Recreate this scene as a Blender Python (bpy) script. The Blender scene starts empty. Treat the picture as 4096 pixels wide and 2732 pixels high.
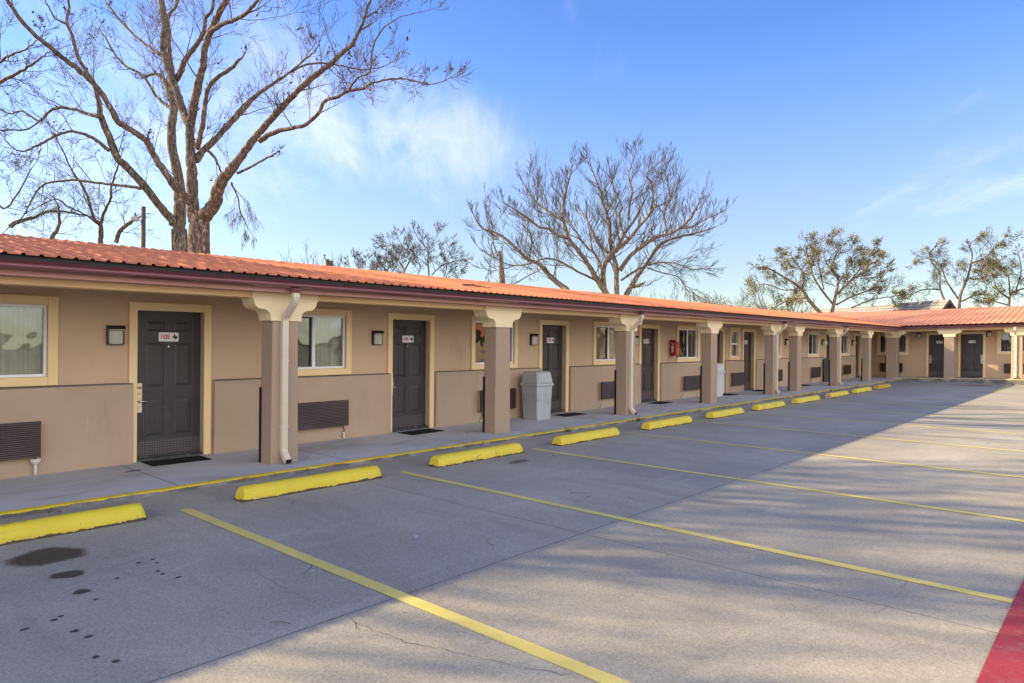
import bpy, bmesh, math, random
from mathutils import Vector, Matrix, noise
S = bpy.context.scene
COL = S.collection
PI = math.pi
rnd = random.Random(7)

# ------------------------------------------------------------------ camera numbers (solved from the photograph)
CF, CYAW, CPITCH, CROLL, CH = 2745.06, 0.7313, -0.0020, 0.0087, 1.7696
_f = Vector((math.cos(CYAW)*math.cos(CPITCH), math.sin(CYAW)*math.cos(CPITCH), math.sin(CPITCH)))
_r0 = Vector((math.sin(CYAW), -math.cos(CYAW), 0)); _u0 = _r0.cross(_f)
_r = math.cos(CROLL)*_r0 + math.sin(CROLL)*_u0
_u = -math.sin(CROLL)*_r0 + math.cos(CROLL)*_u0
CAM = Vector((0, 0, CH))
def pix(x, y, depth):                                   # photograph pixel + distance along the view axis -> point
    return CAM + depth*(_f + (x-2048)/CF*_r - (y-1366)/CF*_u)
def pdir(x, y):
    return (_f + (x-2048)/CF*_r - (y-1366)/CF*_u).normalized()
cd = bpy.data.cameras.new('camera'); cam = bpy.data.objects.new('camera', cd); COL.objects.link(cam)
m = Matrix((_r, _u, -_f)).transposed().to_4x4(); m.translation = CAM
cam.matrix_world = m
cd.sensor_width = 36; cd.lens = CF/4096*36; cd.clip_end = 3000; cd.clip_start = .05
S.camera = cam

# ------------------------------------------------------------------ light
SUN_AZ = math.radians(123.0); SUN_EL = math.radians(25.7)
sd = Vector((math.cos(SUN_AZ)*math.cos(SUN_EL), math.sin(SUN_AZ)*math.cos(SUN_EL), math.sin(SUN_EL)))
ld = bpy.data.lights.new('sun', 'SUN'); ld.energy = 5.0; ld.angle = math.radians(.55); ld.color = (1, .80, .47)
lo = bpy.data.objects.new('sun', ld); COL.objects.link(lo)
lo.rotation_euler = sd.to_track_quat('Z', 'Y').to_euler(); lo.location = (0, 0, 30)

class NT:
    def __init__(s, tree): s.t = tree
    def n(s, typ, **kw):
        nd = s.t.nodes.new(typ)
        ins = kw.pop('i', {})
        for k, v in kw.items(): setattr(nd, k, v)
        for k, v in ins.items():
            if hasattr(v, 'is_output'): s.t.links.new(v, nd.inputs[k])
            else: nd.inputs[k].default_value = v
        return nd
    def math(s, op, a, b=0.0, c=0.0, clamp=False):
        nd = s.n('ShaderNodeMath', operation=op, i={0: a, 1: b, 2: c}); nd.use_clamp = clamp
        return nd.outputs[0]
    def mixc(s, f, a, b, mode='MIX'):
        nd = s.t.nodes.new('ShaderNodeMix'); nd.data_type = 'RGBA'; nd.blend_type = mode
        for k, v in ((0, f), (6, a), (7, b)):
            if hasattr(v, 'is_output'): s.t.links.new(v, nd.inputs[k])
            else: nd.inputs[k].default_value = (*v, 1) if isinstance(v, tuple) and len(v) == 3 else v
        return nd.outputs[2]
    def ramp(s, f, lo, hi, smooth=True):
        nd = s.n('ShaderNodeMapRange', i={0: f, 1: lo, 2: hi, 3: 0., 4: 1.})
        nd.clamp = True; nd.interpolation_type = 'SMOOTHSTEP' if smooth else 'LINEAR'
        return nd.outputs[0]
    def noise(s, vec, scale, detail=3, rough=.55, dist=0.):
        return s.n('ShaderNodeTexNoise', i={'Vector': vec, 'Scale': scale, 'Detail': detail, 'Roughness': rough, 'Distortion': dist}).outputs[0]
    def mapv(s, vec, scale=(1, 1, 1), loc=(0, 0, 0), rot=(0, 0, 0)):
        return s.n('ShaderNodeMapping', i={'Vector': vec, 'Scale': scale, 'Location': loc, 'Rotation': rot}).outputs[0]

# sky ---------------------------------------------------------------
W = bpy.data.worlds.new('World'); S.world = W; W.use_nodes = True
wt = W.node_tree; wt.nodes.clear(); w = NT(wt)
SKY = w.n('ShaderNodeTexSky', sky_type='NISHITA', sun_disc=False, sun_elevation=SUN_EL,
          sun_rotation=math.radians(90)-SUN_AZ, altitude=150, air_density=1.0, dust_density=.15, ozone_density=2.2)
tc = w.n('ShaderNodeTexCoord').outputs['Generated']
sep = w.n('ShaderNodeSeparateXYZ', i={0: tc})
zz = w.math('ADD', w.math('MAXIMUM', sep.outputs[2], 0.0), .22)
pv = w.n('ShaderNodeCombineXYZ', i={0: w.math('DIVIDE', sep.outputs[0], zz), 1: w.math('DIVIDE', sep.outputs[1], zz), 2: 0.}).outputs[0]
pr = w.mapv(pv, rot=(0, 0, math.radians(-48)))
wisp = w.noise(w.mapv(pr, scale=(.62, 1.9, 1), loc=(1.7, .6, 0)), 1.5, 9, .6, .7)
wisp2 = w.noise(w.mapv(pr, scale=(.8, 2.6, 1), loc=(3, 1, 0)), 3.2, 8, .65, .5)
dens = w.math('ADD', w.math('ADD', w.math('MULTIPLY', wisp, .56), w.math('MULTIPLY', wisp2, .3)), .07)
for (x, y, sig, amp) in ((420, 160, .20, .2), (900, 330, .14, .1), (150, 640, .2, .12), (1450, 540, .14, .15), (1850, 420, .12, .2), (1900, 640, .10, .17), (1250, 380, .12, .12), (2300, 260, .10, .07),
                         (2560, 250, .10, .13), (3700, 510, .2, .12), (3200, 620, .22, .1), (2500, 330, .1, .03), (4200, 650, .2, .16), (2255, 15, .05, .26), (2100, 60, .16, -.16), (4050, 60, .22, -.14), (3100, 60, .2, -.08), (1000, 760, .15, .05)):
    d = pdir(x, y)
    dv = w.n('ShaderNodeVectorMath', operation='DISTANCE', i={0: tc, 1: tuple(d)}).outputs['Value']
    g = w.math('EXPONENT', w.math('MULTIPLY', w.math('MULTIPLY', dv, dv), -1/(sig*sig)))
    dens = w.math('ADD', dens, w.math('MULTIPLY', g, amp))
cl = w.ramp(dens, .66, 1.15)
hz = w.ramp(sep.outputs[2], .0, .22)
skyc = w.n('ShaderNodeHueSaturation', i={'Hue': .518, 'Saturation': w.math('ADD', .98, w.math('MULTIPLY', w.ramp(sep.outputs[2], .06, .42), .26)), 'Value': w.math('ADD', .86, w.math('MULTIPLY', w.ramp(sep.outputs[2], .0, .38), .62)), 'Color': SKY.outputs[0]}).outputs[0]
# bright cloud added behind the camera, out of view, to fill the shaded facade
vd = w.n('ShaderNodeVectorMath', operation='DOT_PRODUCT', i={0: tc, 1: tuple(_f)}).outputs['Value']
back = w.math('MULTIPLY', w.math('MULTIPLY', w.ramp(vd, .45, -.1), w.ramp(sep.outputs[2], -.02, .08)), w.ramp(sep.outputs[2], .72, .42))
cl2 = w.math('MULTIPLY', back, w.ramp(w.math('ADD', dens, .18), .45, .8))
mixed = w.mixc(w.math('MULTIPLY', cl, .75), skyc, (8.0, 7.9, 8.8))
mixed = w.mixc(cl2, mixed, (17.0, 16.0, 14.6))
bg = w.n('ShaderNodeBackground', i={0: mixed, 1: .090})
wo = w.n('ShaderNodeOutputWorld', i={0: bg.outputs[0]})
S.view_settings.view_transform = 'Standard'; S.view_settings.look = 'None'
S.view_settings.exposure = 1.12; S.view_settings.gamma = 1
S.cycles.max_bounces = 8; S.cycles.transparent_max_bounces = 16; S.cycles.caustics_reflective = False; S.cycles.caustics_refractive = False

# ------------------------------------------------------------------ materials
MATS = {}
def mat(name, col, rough=.8, var=.08, vs=1.2, bump=0., bs=120., spec=.3, metal=0., fine=0., fs=60., dirt=None, extra=None, coat=0.):
    if name in MATS: return MATS[name]
    mt = bpy.data.materials.new(name); mt.use_nodes = True; t = mt.node_tree; t.nodes.clear(); a = NT(t)
    P = a.n('ShaderNodeNewGeometry').outputs['Position']
    c = a.mixc(a.ramp(a.noise(P, vs, 4), .3, .7), tuple(x*(1-var) for x in col), tuple(min(1, x*(1+var)) for x in col))
    if fine: c = a.mixc(a.noise(P, fs, 2), a.mixc(.5, c, tuple(x*(1-fine) for x in col)), a.mixc(.5, c, tuple(min(1, x*(1+fine)) for x in col)))
    if dirt:                                             # (colour, scale, lo, hi, strength)
        k = a.ramp(a.noise(P, dirt[1], 6, .6, .4), dirt[2], dirt[3])
        c = a.mixc(a.math('MULTIPLY', k, dirt[4]), c, dirt[0])
    if extra: c = extra(a, P, c)
    b = a.n('ShaderNodeBsdfPrincipled', i={'Base Color': c, 'Roughness': rough, 'Metallic': metal, 'Specular IOR Level': spec, 'Coat Weight': coat})
    if bump:
        h = a.math('ADD', a.noise(P, bs, 3), a.math('MULTIPLY', a.noise(P, bs*.25, 3), .7))
        bn = a.n('ShaderNodeBump', i={'Strength': bump, 'Distance': .01, 'Height': h})
        t.links.new(bn.outputs[0], b.inputs['Normal'])
    a.n('ShaderNodeOutputMaterial', i={0: b.outputs[0]})
    MATS[name] = mt
    return mt

def lot_extra(a, P, c):
    sp = a.n('ShaderNodeSeparateXYZ', i={0: P}); X, Y = sp.outputs[0], sp.outputs[1]
    big = a.noise(P, .33, 4, .6)
    c = a.mixc(a.ramp(big, .3, .7), a.mixc(1., c, (.84, .83, .86), 'MULTIPLY'), a.mixc(1., c, (1.1, 1.08, 1.05), 'MULTIPLY'))
    # stained patches and wheel-worn streaks running with the bays
    st = a.noise(a.mapv(P, scale=(1.6, .35, 1)), 1.1, 6, .65, .6)
    c = a.mixc(a.math('MULTIPLY', a.ramp(st, .50, .72), .42), c, (.215, .19, .165))
    st2 = a.noise(a.mapv(P, scale=(.5, 2., 1), loc=(7, 3, 0)), .9, 6, .7, .8)
    c = a.mixc(a.math('MULTIPLY', a.ramp(st2, .54, .72), .32), c, (.50, .45, .385))
    # exposed aggregate
    v = a.n('ShaderNodeTexVoronoi', i={'Vector': P, 'Scale': 95.})
    bw = a.n('ShaderNodeRGBToBW', i={0: v.outputs['Color']}).outputs[0]
    c = a.mixc(.24, c, a.mixc(1., c, bw, 'OVERLAY'))
    c = a.mixc(a.math('MULTIPLY', a.ramp(a.noise(P, 70, 2), .58, .7), .2), c, (.16, .135, .115))
    c = a.mixc(a.math('MULTIPLY', a.ramp(a.noise(P, 130, 2), .64, .76), .28), c, (.66, .59, .5))
    # small white drips
    v2 = a.n('ShaderNodeTexVoronoi', i={'Vector': P, 'Scale': 1.5}); v3 = a.noise(P, 30, 2)
    c = a.mixc(a.math('MULTIPLY', a.math('LESS_THAN', a.math('ADD', v2.outputs['Distance'], a.math('MULTIPLY', v3, .03)), .032), .75), c, (.75, .73, .7))
    v4 = a.n('ShaderNodeTexVoronoi', i={'Vector': a.mapv(P, scale=(1, 1.6, 1), loc=(4.2, .7, 0)), 'Scale': .75})
    c = a.mixc(a.math('MULTIPLY', a.math('LESS_THAN', a.math('ADD', v4.outputs['Distance'], a.math('MULTIPLY', a.noise(P, 17, 3), .09)), .078), .6), c, (.09, .08, .08))
    # sawn joints
    wob = a.math('MULTIPLY', a.math('SUBTRACT', a.noise(P, 2.0, 4), .5), .02)
    brk = a.math('ADD', a.math('MULTIPLY', a.noise(P, 11, 3), .010), .0008)
    def joint(coord, pos): return a.math('LESS_THAN', a.math('ABSOLUTE', a.math('ADD', a.math('SUBTRACT', coord, pos), wob)), brk)
    j = joint(Y, 3.72)
    for q in (5.13, 10.10, 15.1, 20.1, 25.1, 30.1, 35.1, 0.1): j = a.math('MAXIMUM', j, joint(X, q))
    j = a.math('MAXIMUM', j, joint(Y, -1.1))
    c = a.mixc(a.math('MULTIPLY', j, .7), c, (.06, .055, .055))
    return c
def walk_extra(a, P, c):
    sp = a.n('ShaderNodeSeparateXYZ', i={0: P}); X = sp.outputs[0]
    c = a.mixc(a.math('MULTIPLY', a.ramp(a.noise(a.mapv(P, scale=(.6, 1.2, 1)), 1.3, 6, .65, .7), .45, .7), .5), c, (.25, .235, .235))
    c = a.mixc(a.math('MULTIPLY', a.ramp(a.noise(P, 2.2, 6, .7, .5), .58, .7), .35), c, (.6, .58, .56))
    v4 = a.n('ShaderNodeTexVoronoi', i={'Vector': P, 'Scale': 1.3})
    c = a.mixc(a.math('MULTIPLY', a.math('LESS_THAN', a.math('ADD', v4.outputs['Distance'], a.math('MULTIPLY', a.noise(P, 19, 3), .08)), .065), .6), c, (.1, .09, .09))
    wob = a.math('MULTIPLY', a.math('SUBTRACT', a.noise(P, 2.0, 4), .5), .02)
    for k in (3.34, 5.68, 7.98, 10.16, 12.5, 14.87, 17.2, 19.5, 21.9, 24.2, 26.5, 28.9, 31.2, 33.5):
        j = a.math('LESS_THAN', a.math('ABSOLUTE', a.math('ADD', a.math('SUBTRACT', X, k), wob)), .008)
        c = a.mixc(a.math('MULTIPLY', j, .8), c, (.05, .045, .045))
    return c
def kerb_extra(a, P, c):
    sp = a.n('ShaderNodeSeparateXYZ', i={0: P}); Zc = sp.outputs[2]
    # painted top and a thin ragged lip of paint down the face, orange primer where it drips
    edge = a.math('ADD', a.math('MULTIPLY', a.noise(a.mapv(P, scale=(1, 1, .15)), 3.2, 6, .75, .3), -.062), .070)
    dz = a.math('SUBTRACT', Zc, edge)
    g = a.n('ShaderNodeAttribute', attribute_name='drop').outputs['Fac']
    dz = a.math('SUBTRACT', dz, g)
    front = a.math('GREATER_THAN', dz, 0.)
    lip = a.math('LESS_THAN', dz, .009)
    orange = a.math('MULTIPLY', lip, a.ramp(a.noise(P, 2.4, 3), .50, .6))
    yel = a.mixc(a.ramp(a.noise(P, 5, 5), .55, .75), (.68, .54, .03), (.52, .41, .05))
    yel = a.mixc(a.math('MULTIPLY', orange, .9), yel, (.55, .22, .02))
    yel = a.mixc(a.ramp(a.noise(P, 14, 5, .7), .66, .72), yel, c)
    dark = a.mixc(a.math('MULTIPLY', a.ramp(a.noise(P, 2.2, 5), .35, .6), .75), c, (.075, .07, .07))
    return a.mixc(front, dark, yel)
def paint_wear(under, lo=.56, hi=.66, sc=7.):
    def fn(a, P, c):
        k = a.ramp(a.noise(P, sc, 8, .75), lo, hi)
        k2 = a.ramp(a.noise(P, 90, 3), .55, .68)
        c = a.mixc(a.math('MULTIPLY', k, .75), c, under)
        return a.mixc(a.math('MULTIPLY', k2, .3), c, under)
    return fn
def stop_extra(a, P, c):
    sp = a.n('ShaderNodeSeparateXYZ', i={0: P}); Zc = sp.outputs[2]
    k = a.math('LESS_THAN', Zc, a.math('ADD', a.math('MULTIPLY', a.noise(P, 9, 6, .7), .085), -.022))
    c = a.mixc(a.ramp(a.noise(P, 3.3, 7, .7), .60, .63), c, (.50, .40, .05))
    c = a.mixc(a.math('MULTIPLY', a.ramp(a.noise(a.mapv(P, scale=(.5, 2, 2)), 4.5, 6, .7), .56, .72), .45), c, (.36, .28, .06))
    c = a.mixc(a.ramp(a.noise(P, 16, 5, .7), .67, .69), c, (.20, .17, .12))
    o = a.math('LESS_THAN', Zc, a.math('ADD', a.math('MULTIPLY', a.noise(P, 6, 6, .7), .1), -.018))
    c = a.mixc(a.math('MULTIPLY', o, .55), c, (.62, .40, .10))
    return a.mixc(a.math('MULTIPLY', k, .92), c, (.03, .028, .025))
def wall_extra(a, P, c):
    # damp marks: streaks stretched down the wall
    k = a.ramp(a.noise(a.mapv(P, scale=(1, 1, .35)), 1.6, 6, .6, .5), .56, .78)
    c = a.mixc(a.math('MULTIPLY', k, .4), c, (.30, .21, .15))
    k2 = a.ramp(a.noise(a.mapv(P, scale=(5, 5, .5)), 2.0, 5, .6, .3), .62, .78)
    return a.mixc(a.math('MULTIPLY', k2, .22), c, (.62, .52, .40))
def roof_extra(a, P, c):
    k = a.ramp(a.noise(a.mapv(P, scale=(2.4, .25, .25)), 1.4, 5, .6), .35, .7)
    c = a.mixc(a.math('MULTIPLY', k, .5), c, (.52, .19, .105))
    return a.mixc(a.math('MULTIPLY', a.ramp(a.noise(P, 3.2, 6, .7), .6, .75), .35), c, (.40, .14, .08))
def bark_extra(a, P, c):
    v = a.noise(a.mapv(P, scale=(9, 9, 1.6)), 2.6, 6, .7)
    c = a.mixc(a.ramp(v, .38, .62), tuple(x for x in (.055, .043, .034)), c)
    return a.mixc(a.math('MULTIPLY', a.ramp(a.noise(a.mapv(P, scale=(4, 4, 2)), 3.1, 5, .7), .56, .66), .7), c, (.46, .42, .38))
def shingle_extra(a, P, c):
    br = a.n('ShaderNodeTexBrick', i={'Vector': a.mapv(P, rot=(0, 0, math.radians(-46))), 'Scale': 1.0, 'Mortar Size': .03, 'Brick Width': .5, 'Row Height': .16,
             'Color1': (.22, .21, .20, 1), 'Color2': (.31, .295, .28, 1), 'Mortar': (.16, .15, .15, 1)})
    return a.mixc(.75, c, br.outputs[0])
def tread_extra(a, P, c):
    sp = a.n('ShaderNodeSeparateXYZ', i={0: P})
    u = a.math('ADD', sp.outputs[0], sp.outputs[1]); z = sp.outputs[2]
    s1 = a.math('MULTIPLY', a.math('ADD', u, z), 95.); s2 = a.math('MULTIPLY', a.math('SUBTRACT', u, z), 95.)
    k = a.math('MULTIPLY', a.math('SINE', s1), a.math('SINE', s2))
    return a.mixc(a.ramp(k, .2, .6), c, (.15, .135, .135))

TAN, TANU = (.475, .352, .255), (.59, .417, .28)
m_lot = mat('lot_concrete', (.348, .325, .268), .9, .06, .8, .15, 160, .25, extra=lot_extra)
m_walk = mat('walk_concrete', (.49, .50, .52), .8, .08, 1., .2, 120, .25, fine=.12, extra=walk_extra)
m_kerb = mat('kerb_concrete', (.30, .285, .27), .85, .15, 3., .4, 90, .25, fine=.2, extra=kerb_extra)
m_wallu = mat('stucco_upper', TANU, .92, .09, .9, .35, 150, .15, fine=.08, fs=110, extra=wall_extra)
m_walll = mat('stucco_lower', TAN, .92, .09, .8, .35, 150, .15, fine=.08, fs=110, extra=wall_extra)
m_ledge = mat('dusty_ledge', (.20, .165, .14), .95, .1, 2)
m_trim = mat('stucco_trim', (.88, .66, .36), .9, .05, 2, .25, 140, .15, fine=.05, fs=100)
m_cap = mat('stucco_cream', (.86, .71, .47), .9, .05, 2, .25, 140, .15, fine=.05, fs=100)
m_beam = mat('stucco_beam', (.90, .63, .345), .9, .06, 1.5, .3, 140, .15, fine=.06, fs=100)
m_col = mat('stucco_column', (.40, .30, .225), .92, .06, 1.3, .4, 140, .15, fine=.1, fs=110, dirt=((.2, .14, .1), 1.7, .62, .8, .35))
m_gut = mat('gutter_maroon', (.19, .062, .082), .25, .05, 1, 0, 1, .5, coat=.15)
m_fascia = mat('fascia_rose', (.44, .215, .18), .5, .06, 1, 0, 1, .4)
m_black = mat('black_metal', (.012, .011, .012), .4, .1, 3, 0, 1, .4)
m_under = mat('drip_edge', (.03, .028, .03), .6)
m_roof = mat('roof_metal', (.52, .19, .108), .7, .06, .7, 0, 1, .03, extra=roof_extra)
m_roofw = mat('roof_metal_lit', (.76, .33, .20), .7, .06, .7, 0, 1, .03, dirt=((.55, .2, .13), 2.2, .55, .8, .4))  # lighter copy of the roof metal, short wing's sunlit look put into the colour
m_soffit = mat('soffit', (.42, .31, .2), .9)
m_door = mat('door_paint', (.053, .047, .047), .42, .12, 2.2, .05, 60, .4, dirt=((.10, .085, .08), 4, .6, .75, .35))
m_tread = mat('tread_plate', (.055, .046, .047), .4, .1, 2, 0, 1, .5, extra=tread_extra)
m_sill = mat('threshold', (.05, .05, .052), .5, .3, 9, 0, 1, .4, dirt=((.3, .3, .29), 14, .56, .66, .7))
m_brass = mat('lock_plate', (.85, .66, .43), .35, .04, 4, 0, 1, .5, metal=.1)
m_steel = mat('lever_steel', (.55, .56, .60), .22, .05, 4, 0, 1, .5, metal=.9)
m_sign = mat('sign_white', (.78, .76, .77), .4)
m_red = mat('sign_red', (.62, .035, .02), .5)
m_ink = mat('sign_ink', (.02, .018, .016), .5)
m_vinyl = mat('window_vinyl', (.86, .86, .89), .4, .03)
m_screen = mat('window_screen', (.035, .036, .04), .7, .1, 3)
m_curt = mat('curtain', (.52, .53, .43), .9, .1, 3)
m_curtg = mat('curtain_grey', (.30, .33, .34), .9, .1, 3)
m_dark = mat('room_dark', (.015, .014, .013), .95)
m_ac = mat('grille_brown', (.062, .038, .037), .45, .2, 3, 0, 1, .4, dirt=((.22, .2, .2), 12, .62, .74, .35))
m_pvc = mat('drain_white', (.72, .70, .66), .5)
m_pvct = mat('drain_tan', (.52, .42, .28), .6)
m_lampb = mat('lamp_black', (.014, .013, .012), .3, .1, 3, 0, 1, .5)
m_diff = mat('lamp_diffuser', (.52, .50, .45), .25, .05, 4)
m_gold = mat('lamp_strip', (.66, .60, .45), .3)
m_spout = mat('downspout_beige', (.66, .57, .455), .42, .04, 1.5, 0, 1, .4)
m_bin = mat('bin_plastic', (.41, .42, .45), .55, .07, 2.5, .1, 80, .35, dirt=((.17, .17, .17), 3, .55, .75, .4))
m_bind = mat('bin_plastic_dark', (.14, .14, .145), .6, .1, 2.5)
m_mat = mat('rubber_mat', (.012, .016, .02), .8, .2, 4, .4, 200, .2)
m_yel = mat('stop_yellow', (.70, .56, .04), .5, .05, 2, .15, 60, .35, extra=stop_extra)
m_yelo = mat('stop_orange_yellow', (.56, .36, .02), .55, .1, 2, .15, 60, .3, extra=stop_extra)
m_beige = mat('stop_bare', (.55, .38, .22), .8, .1, 5)
m_line = mat('line_yellow', (.64, .54, .16), .8, .08, 1.5, .2, 160, .2, extra=paint_wear((.42, .38, .26), .50, .72, 5.))
m_redp = mat('fire_lane_red', (.30, .035, .05), .75, .1, 1.1, .2, 160, .25, extra=paint_wear((.33, .17, .16), .50, .70, 4.))
m_oil = mat('oil', (.042, .034, .032), .5, .2, 8, .15, 160, .35)
m_oil2 = mat('oil_faint', (.13, .115, .11), .7, .2, 8, .2, 160, .25)
m_fire = mat('cabinet_red', (.30, .012, .012), .3, .1, 3, 0, 1, .5)
m_fire2 = mat('cabinet_window', (.40, .03, .02), .15, .25, 7, 0, 1, .5)
m_fire3 = mat('cabinet_symbol', (.8, .42, .22), .4)
m_bark = mat('bark_grey', (.215, .165, .125), .92, .12, 2, .8, 22, .1, extra=bark_extra)
m_barkr = mat('bark_red', (.20, .148, .122), .92, .12, 2, .8, 22, .1, extra=bark_extra)
m_twig = mat('twig', (.115, .085, .066), .9, .15, 1.5)
m_twigr = mat('twig_tan', (.085, .062, .048), .9, .15, 1.5)
m_barkp = mat('bark_pale', (.30, .24, .19), .92, .12, 2, .6, 22, .1, extra=bark_extra)
m_leafb = mat('dry_leaf', (.10, .055, .035), .8, .3, 4)
m_leafy = mat('yellow_leaf', (.45, .30, .05), .8, .3, 4)
m_olive = mat('olive_leaf', (.19, .145, .06), .8, .35, 1.5)
m_mist = mat('mistletoe', (.22, .205, .05), .8, .35, 1.5)
m_scrub = mat('scrub_leaf', (.17, .105, .075), .9, .3, 1.5)
m_pole = mat('pole_wood', (.115, .095, .085), .9, .15, 2)
m_shing = mat('shingle', (.27, .258, .245), .9, .12, 1., .3, 30, .2, extra=shingle_extra)
m_siding = mat('house_dark', (.06, .058, .066), .8)
m_hwall = mat('house_wall', (.4, .36, .32), .8)
m_oppw = mat('opposite_wall', (.42, .31, .2), .9)
m_grass = mat('dry_ground', (.17, .14, .08), .95, .25, .4, .3, 12, .1)
def glass_mat(name, tint, wav):
    mt = bpy.data.materials.new(name); mt.use_nodes = True; t = mt.node_tree; t.nodes.clear(); a = NT(t)
    P = a.n('ShaderNodeNewGeometry').outputs['Position']
    bn = a.n('ShaderNodeBump', i={'Strength': wav, 'Distance': .02, 'Height': a.noise(P, 2.6, 1, .4, .2)}).outputs[0]
    fr = a.n('ShaderNodeFresnel', i={'IOR': 1.75, 'Normal': bn}).outputs[0]
    gl = a.n('ShaderNodeBsdfGlossy', i={'Roughness': .01, 'Color': (.95, .97, 1, 1), 'Normal': bn}).outputs[0]
    tr = a.n('ShaderNodeBsdfTransparent', i={'Color': (*tint, 1)}).outputs[0]
    mx = a.n('ShaderNodeMixShader', i={0: a.math('MULTIPLY', fr, 1.7, clamp=True), 1: tr, 2: gl}).outputs[0]
    a.n('ShaderNodeOutputMaterial', i={0: mx})
    return mt
m_glass = glass_mat('glass', (.88, .91, .89), .32)
m_glassd = glass_mat('glass_screened', (.22, .23, .24), .32)

# ------------------------------------------------------------------ mesh helpers
class MB:
    def __init__(s): s.v = []; s.f = []; s.m = []; s.sm = []
    def add(s, vs, fs, mi=0, sm=False):
        o = len(s.v); s.v += [tuple(q) for q in vs]
        for f in fs: s.f.append(tuple(o+k for k in f)); s.m.append(mi); s.sm.append(sm)
    def box(s, a0, a1, b0, b1, c0, c1, mi=0):
        s.add([(a0,b0,c0),(a1,b0,c0),(a1,b1,c0),(a0,b1,c0),(a0,b0,c1),(a1,b0,c1),(a1,b1,c1),(a0,b1,c1)],
              [(0,3,2,1),(4,5,6,7),(0,1,5,4),(1,2,6,5),(2,3,7,6),(3,0,4,7)], mi)
    def frustum(s, r0, r1, mi=0):                       # r=(a0,a1,b0,b1,c)
        s.add([(r0[0],r0[2],r0[4]),(r0[1],r0[2],r0[4]),(r0[1],r0[3],r0[4]),(r0[0],r0[3],r0[4]),
               (r1[0],r1[2],r1[4]),(r1[1],r1[2],r1[4]),(r1[1],r1[3],r1[4]),(r1[0],r1[3],r1[4])],
              [(0,3,2,1),(4,5,6,7),(0,1,5,4),(1,2,6,5),(2,3,7,6),(3,0,4,7)], mi)
    def quad(s, a, b, c, d, mi=0): s.add([a, b, c, d], [(0, 1, 2, 3)], mi)
    def extrude(s, poly, axis, t0, t1, mi=0, sm=False, caps=True):   # poly of (p,q) in the other two axes (order kept)
        n = len(poly)
        def P(p, t):
            return {0: (t, p[0], p[1]), 1: (p[0], t, p[1]), 2: (p[0], p[1], t)}[axis]
        vs = [P(p, t0) for p in poly] + [P(p, t1) for p in poly]
        fs = [(k, (k+1) % n, (k+1) % n+n, k+n) for k in range(n)]
        s.add(vs, fs, mi, sm)
        if caps: s.add(vs, [tuple(range(n-1, -1, -1)), tuple(range(n, 2*n))], mi)
    def tube(s, pts, rad, n=6, mi=0, caps=True):
        pts = [Vector(p) for p in pts]
        if len(pts) < 2: return
        o = len(s.v); K = len(pts); x = None
        for k in range(K):
            t = (pts[min(k+1, K-1)]-pts[max(k-1, 0)])
            if t.length < 1e-9: t = Vector((0, 0, 1))
            t.normalize()
            if x is None: x = t.orthogonal().normalized()
            else:
                x = x - t*x.dot(t)
                x = x.normalized() if x.length > 1e-6 else t.orthogonal().normalized()
            y = t.cross(x); r = rad[k] if hasattr(rad, '__len__') else rad
            for q in range(n):
                a = 2*PI*q/n; s.v.append(tuple(pts[k]+r*(math.cos(a)*x+math.sin(a)*y)))
        for k in range(K-1):
            for q in range(n):
                a, b = o+k*n+q, o+k*n+(q+1) % n
                s.f.append((a, b, b+n, a+n)); s.m.append(mi); s.sm.append(True)
        if caps and n > 2:
            s.f.append(tuple(o+q for q in range(n-1, -1, -1))); s.m.append(mi); s.sm.append(False)
            s.f.append(tuple(o+(K-1)*n+q for q in range(n))); s.m.append(mi); s.sm.append(False)
def mk(name, mb, mats, loc=(0, 0, 0), parent=None, L=None, fix=True, bevel=0., label=None):
    if not isinstance(mats, (list, tuple)): mats = [mats]
    me = bpy.data.meshes.new(name)
    vs = mb.v if L is None else [tuple(L @ Vector(q)) for q in mb.v]
    me.from_pydata(vs, [], mb.f)
    for q in mats: me.materials.append(q)
    me.polygons.foreach_set('material_index', mb.m); me.polygons.foreach_set('use_smooth', mb.sm)
    if fix:
        bm = bmesh.new(); bm.from_mesh(me); bmesh.ops.recalc_face_normals(bm, faces=bm.faces); bm.to_mesh(me); bm.free()
    me.update()
    o = bpy.data.objects.new(name, me); COL.objects.link(o); o.location = loc
    if parent: o.parent = parent
    if bevel:
        md = o.modifiers.new('edge', 'BEVEL'); md.width = bevel; md.segments = 2; md.limit_method = 'ANGLE'
    if label: o['label'] = label
    return o
def tag(o, label, cat, group=None):
    o['label'] = label; o['category'] = cat
    if group: o['group'] = group
    return o
def thing(name, label, cat, loc=(0, 0, 0), group=None):
    o = bpy.data.objects.new(name, None); COL.objects.link(o); o.location = loc; o.empty_display_size = .2
    return tag(o, label, cat, group)
def struct(o): o['kind'] = 'structure'; return o
def kids(o): return [c for c in COL.objects if c.parent == o]
def copy_tree(o, parent=None):
    c = o.copy(); COL.objects.link(c); c.parent = parent
    for ch in kids(o): copy_tree(ch, c)
    return c
def text_mb(mb, txt, size, place, mi, bold=.012, space=1.):
    cu = bpy.data.curves.new('t', 'FONT'); cu.body = txt; cu.size = size; cu.offset = bold*size; cu.align_x = 'CENTER'; cu.align_y = 'CENTER'; cu.extrude = .0; cu.space_character = space
    to = bpy.data.objects.new('t', cu); COL.objects.link(to)
    dg = bpy.context.evaluated_depsgraph_get(); dg.update()
    me = bpy.data.meshes.new_from_object(to.evaluated_get(dg))
    mb.add([place(v.co.x, v.co.y) for v in me.vertices], [tuple(q.vertices) for q in me.polygons], mi)
    bpy.data.objects.remove(to); bpy.data.curves.remove(cu); bpy.data.meshes.remove(me)

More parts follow.
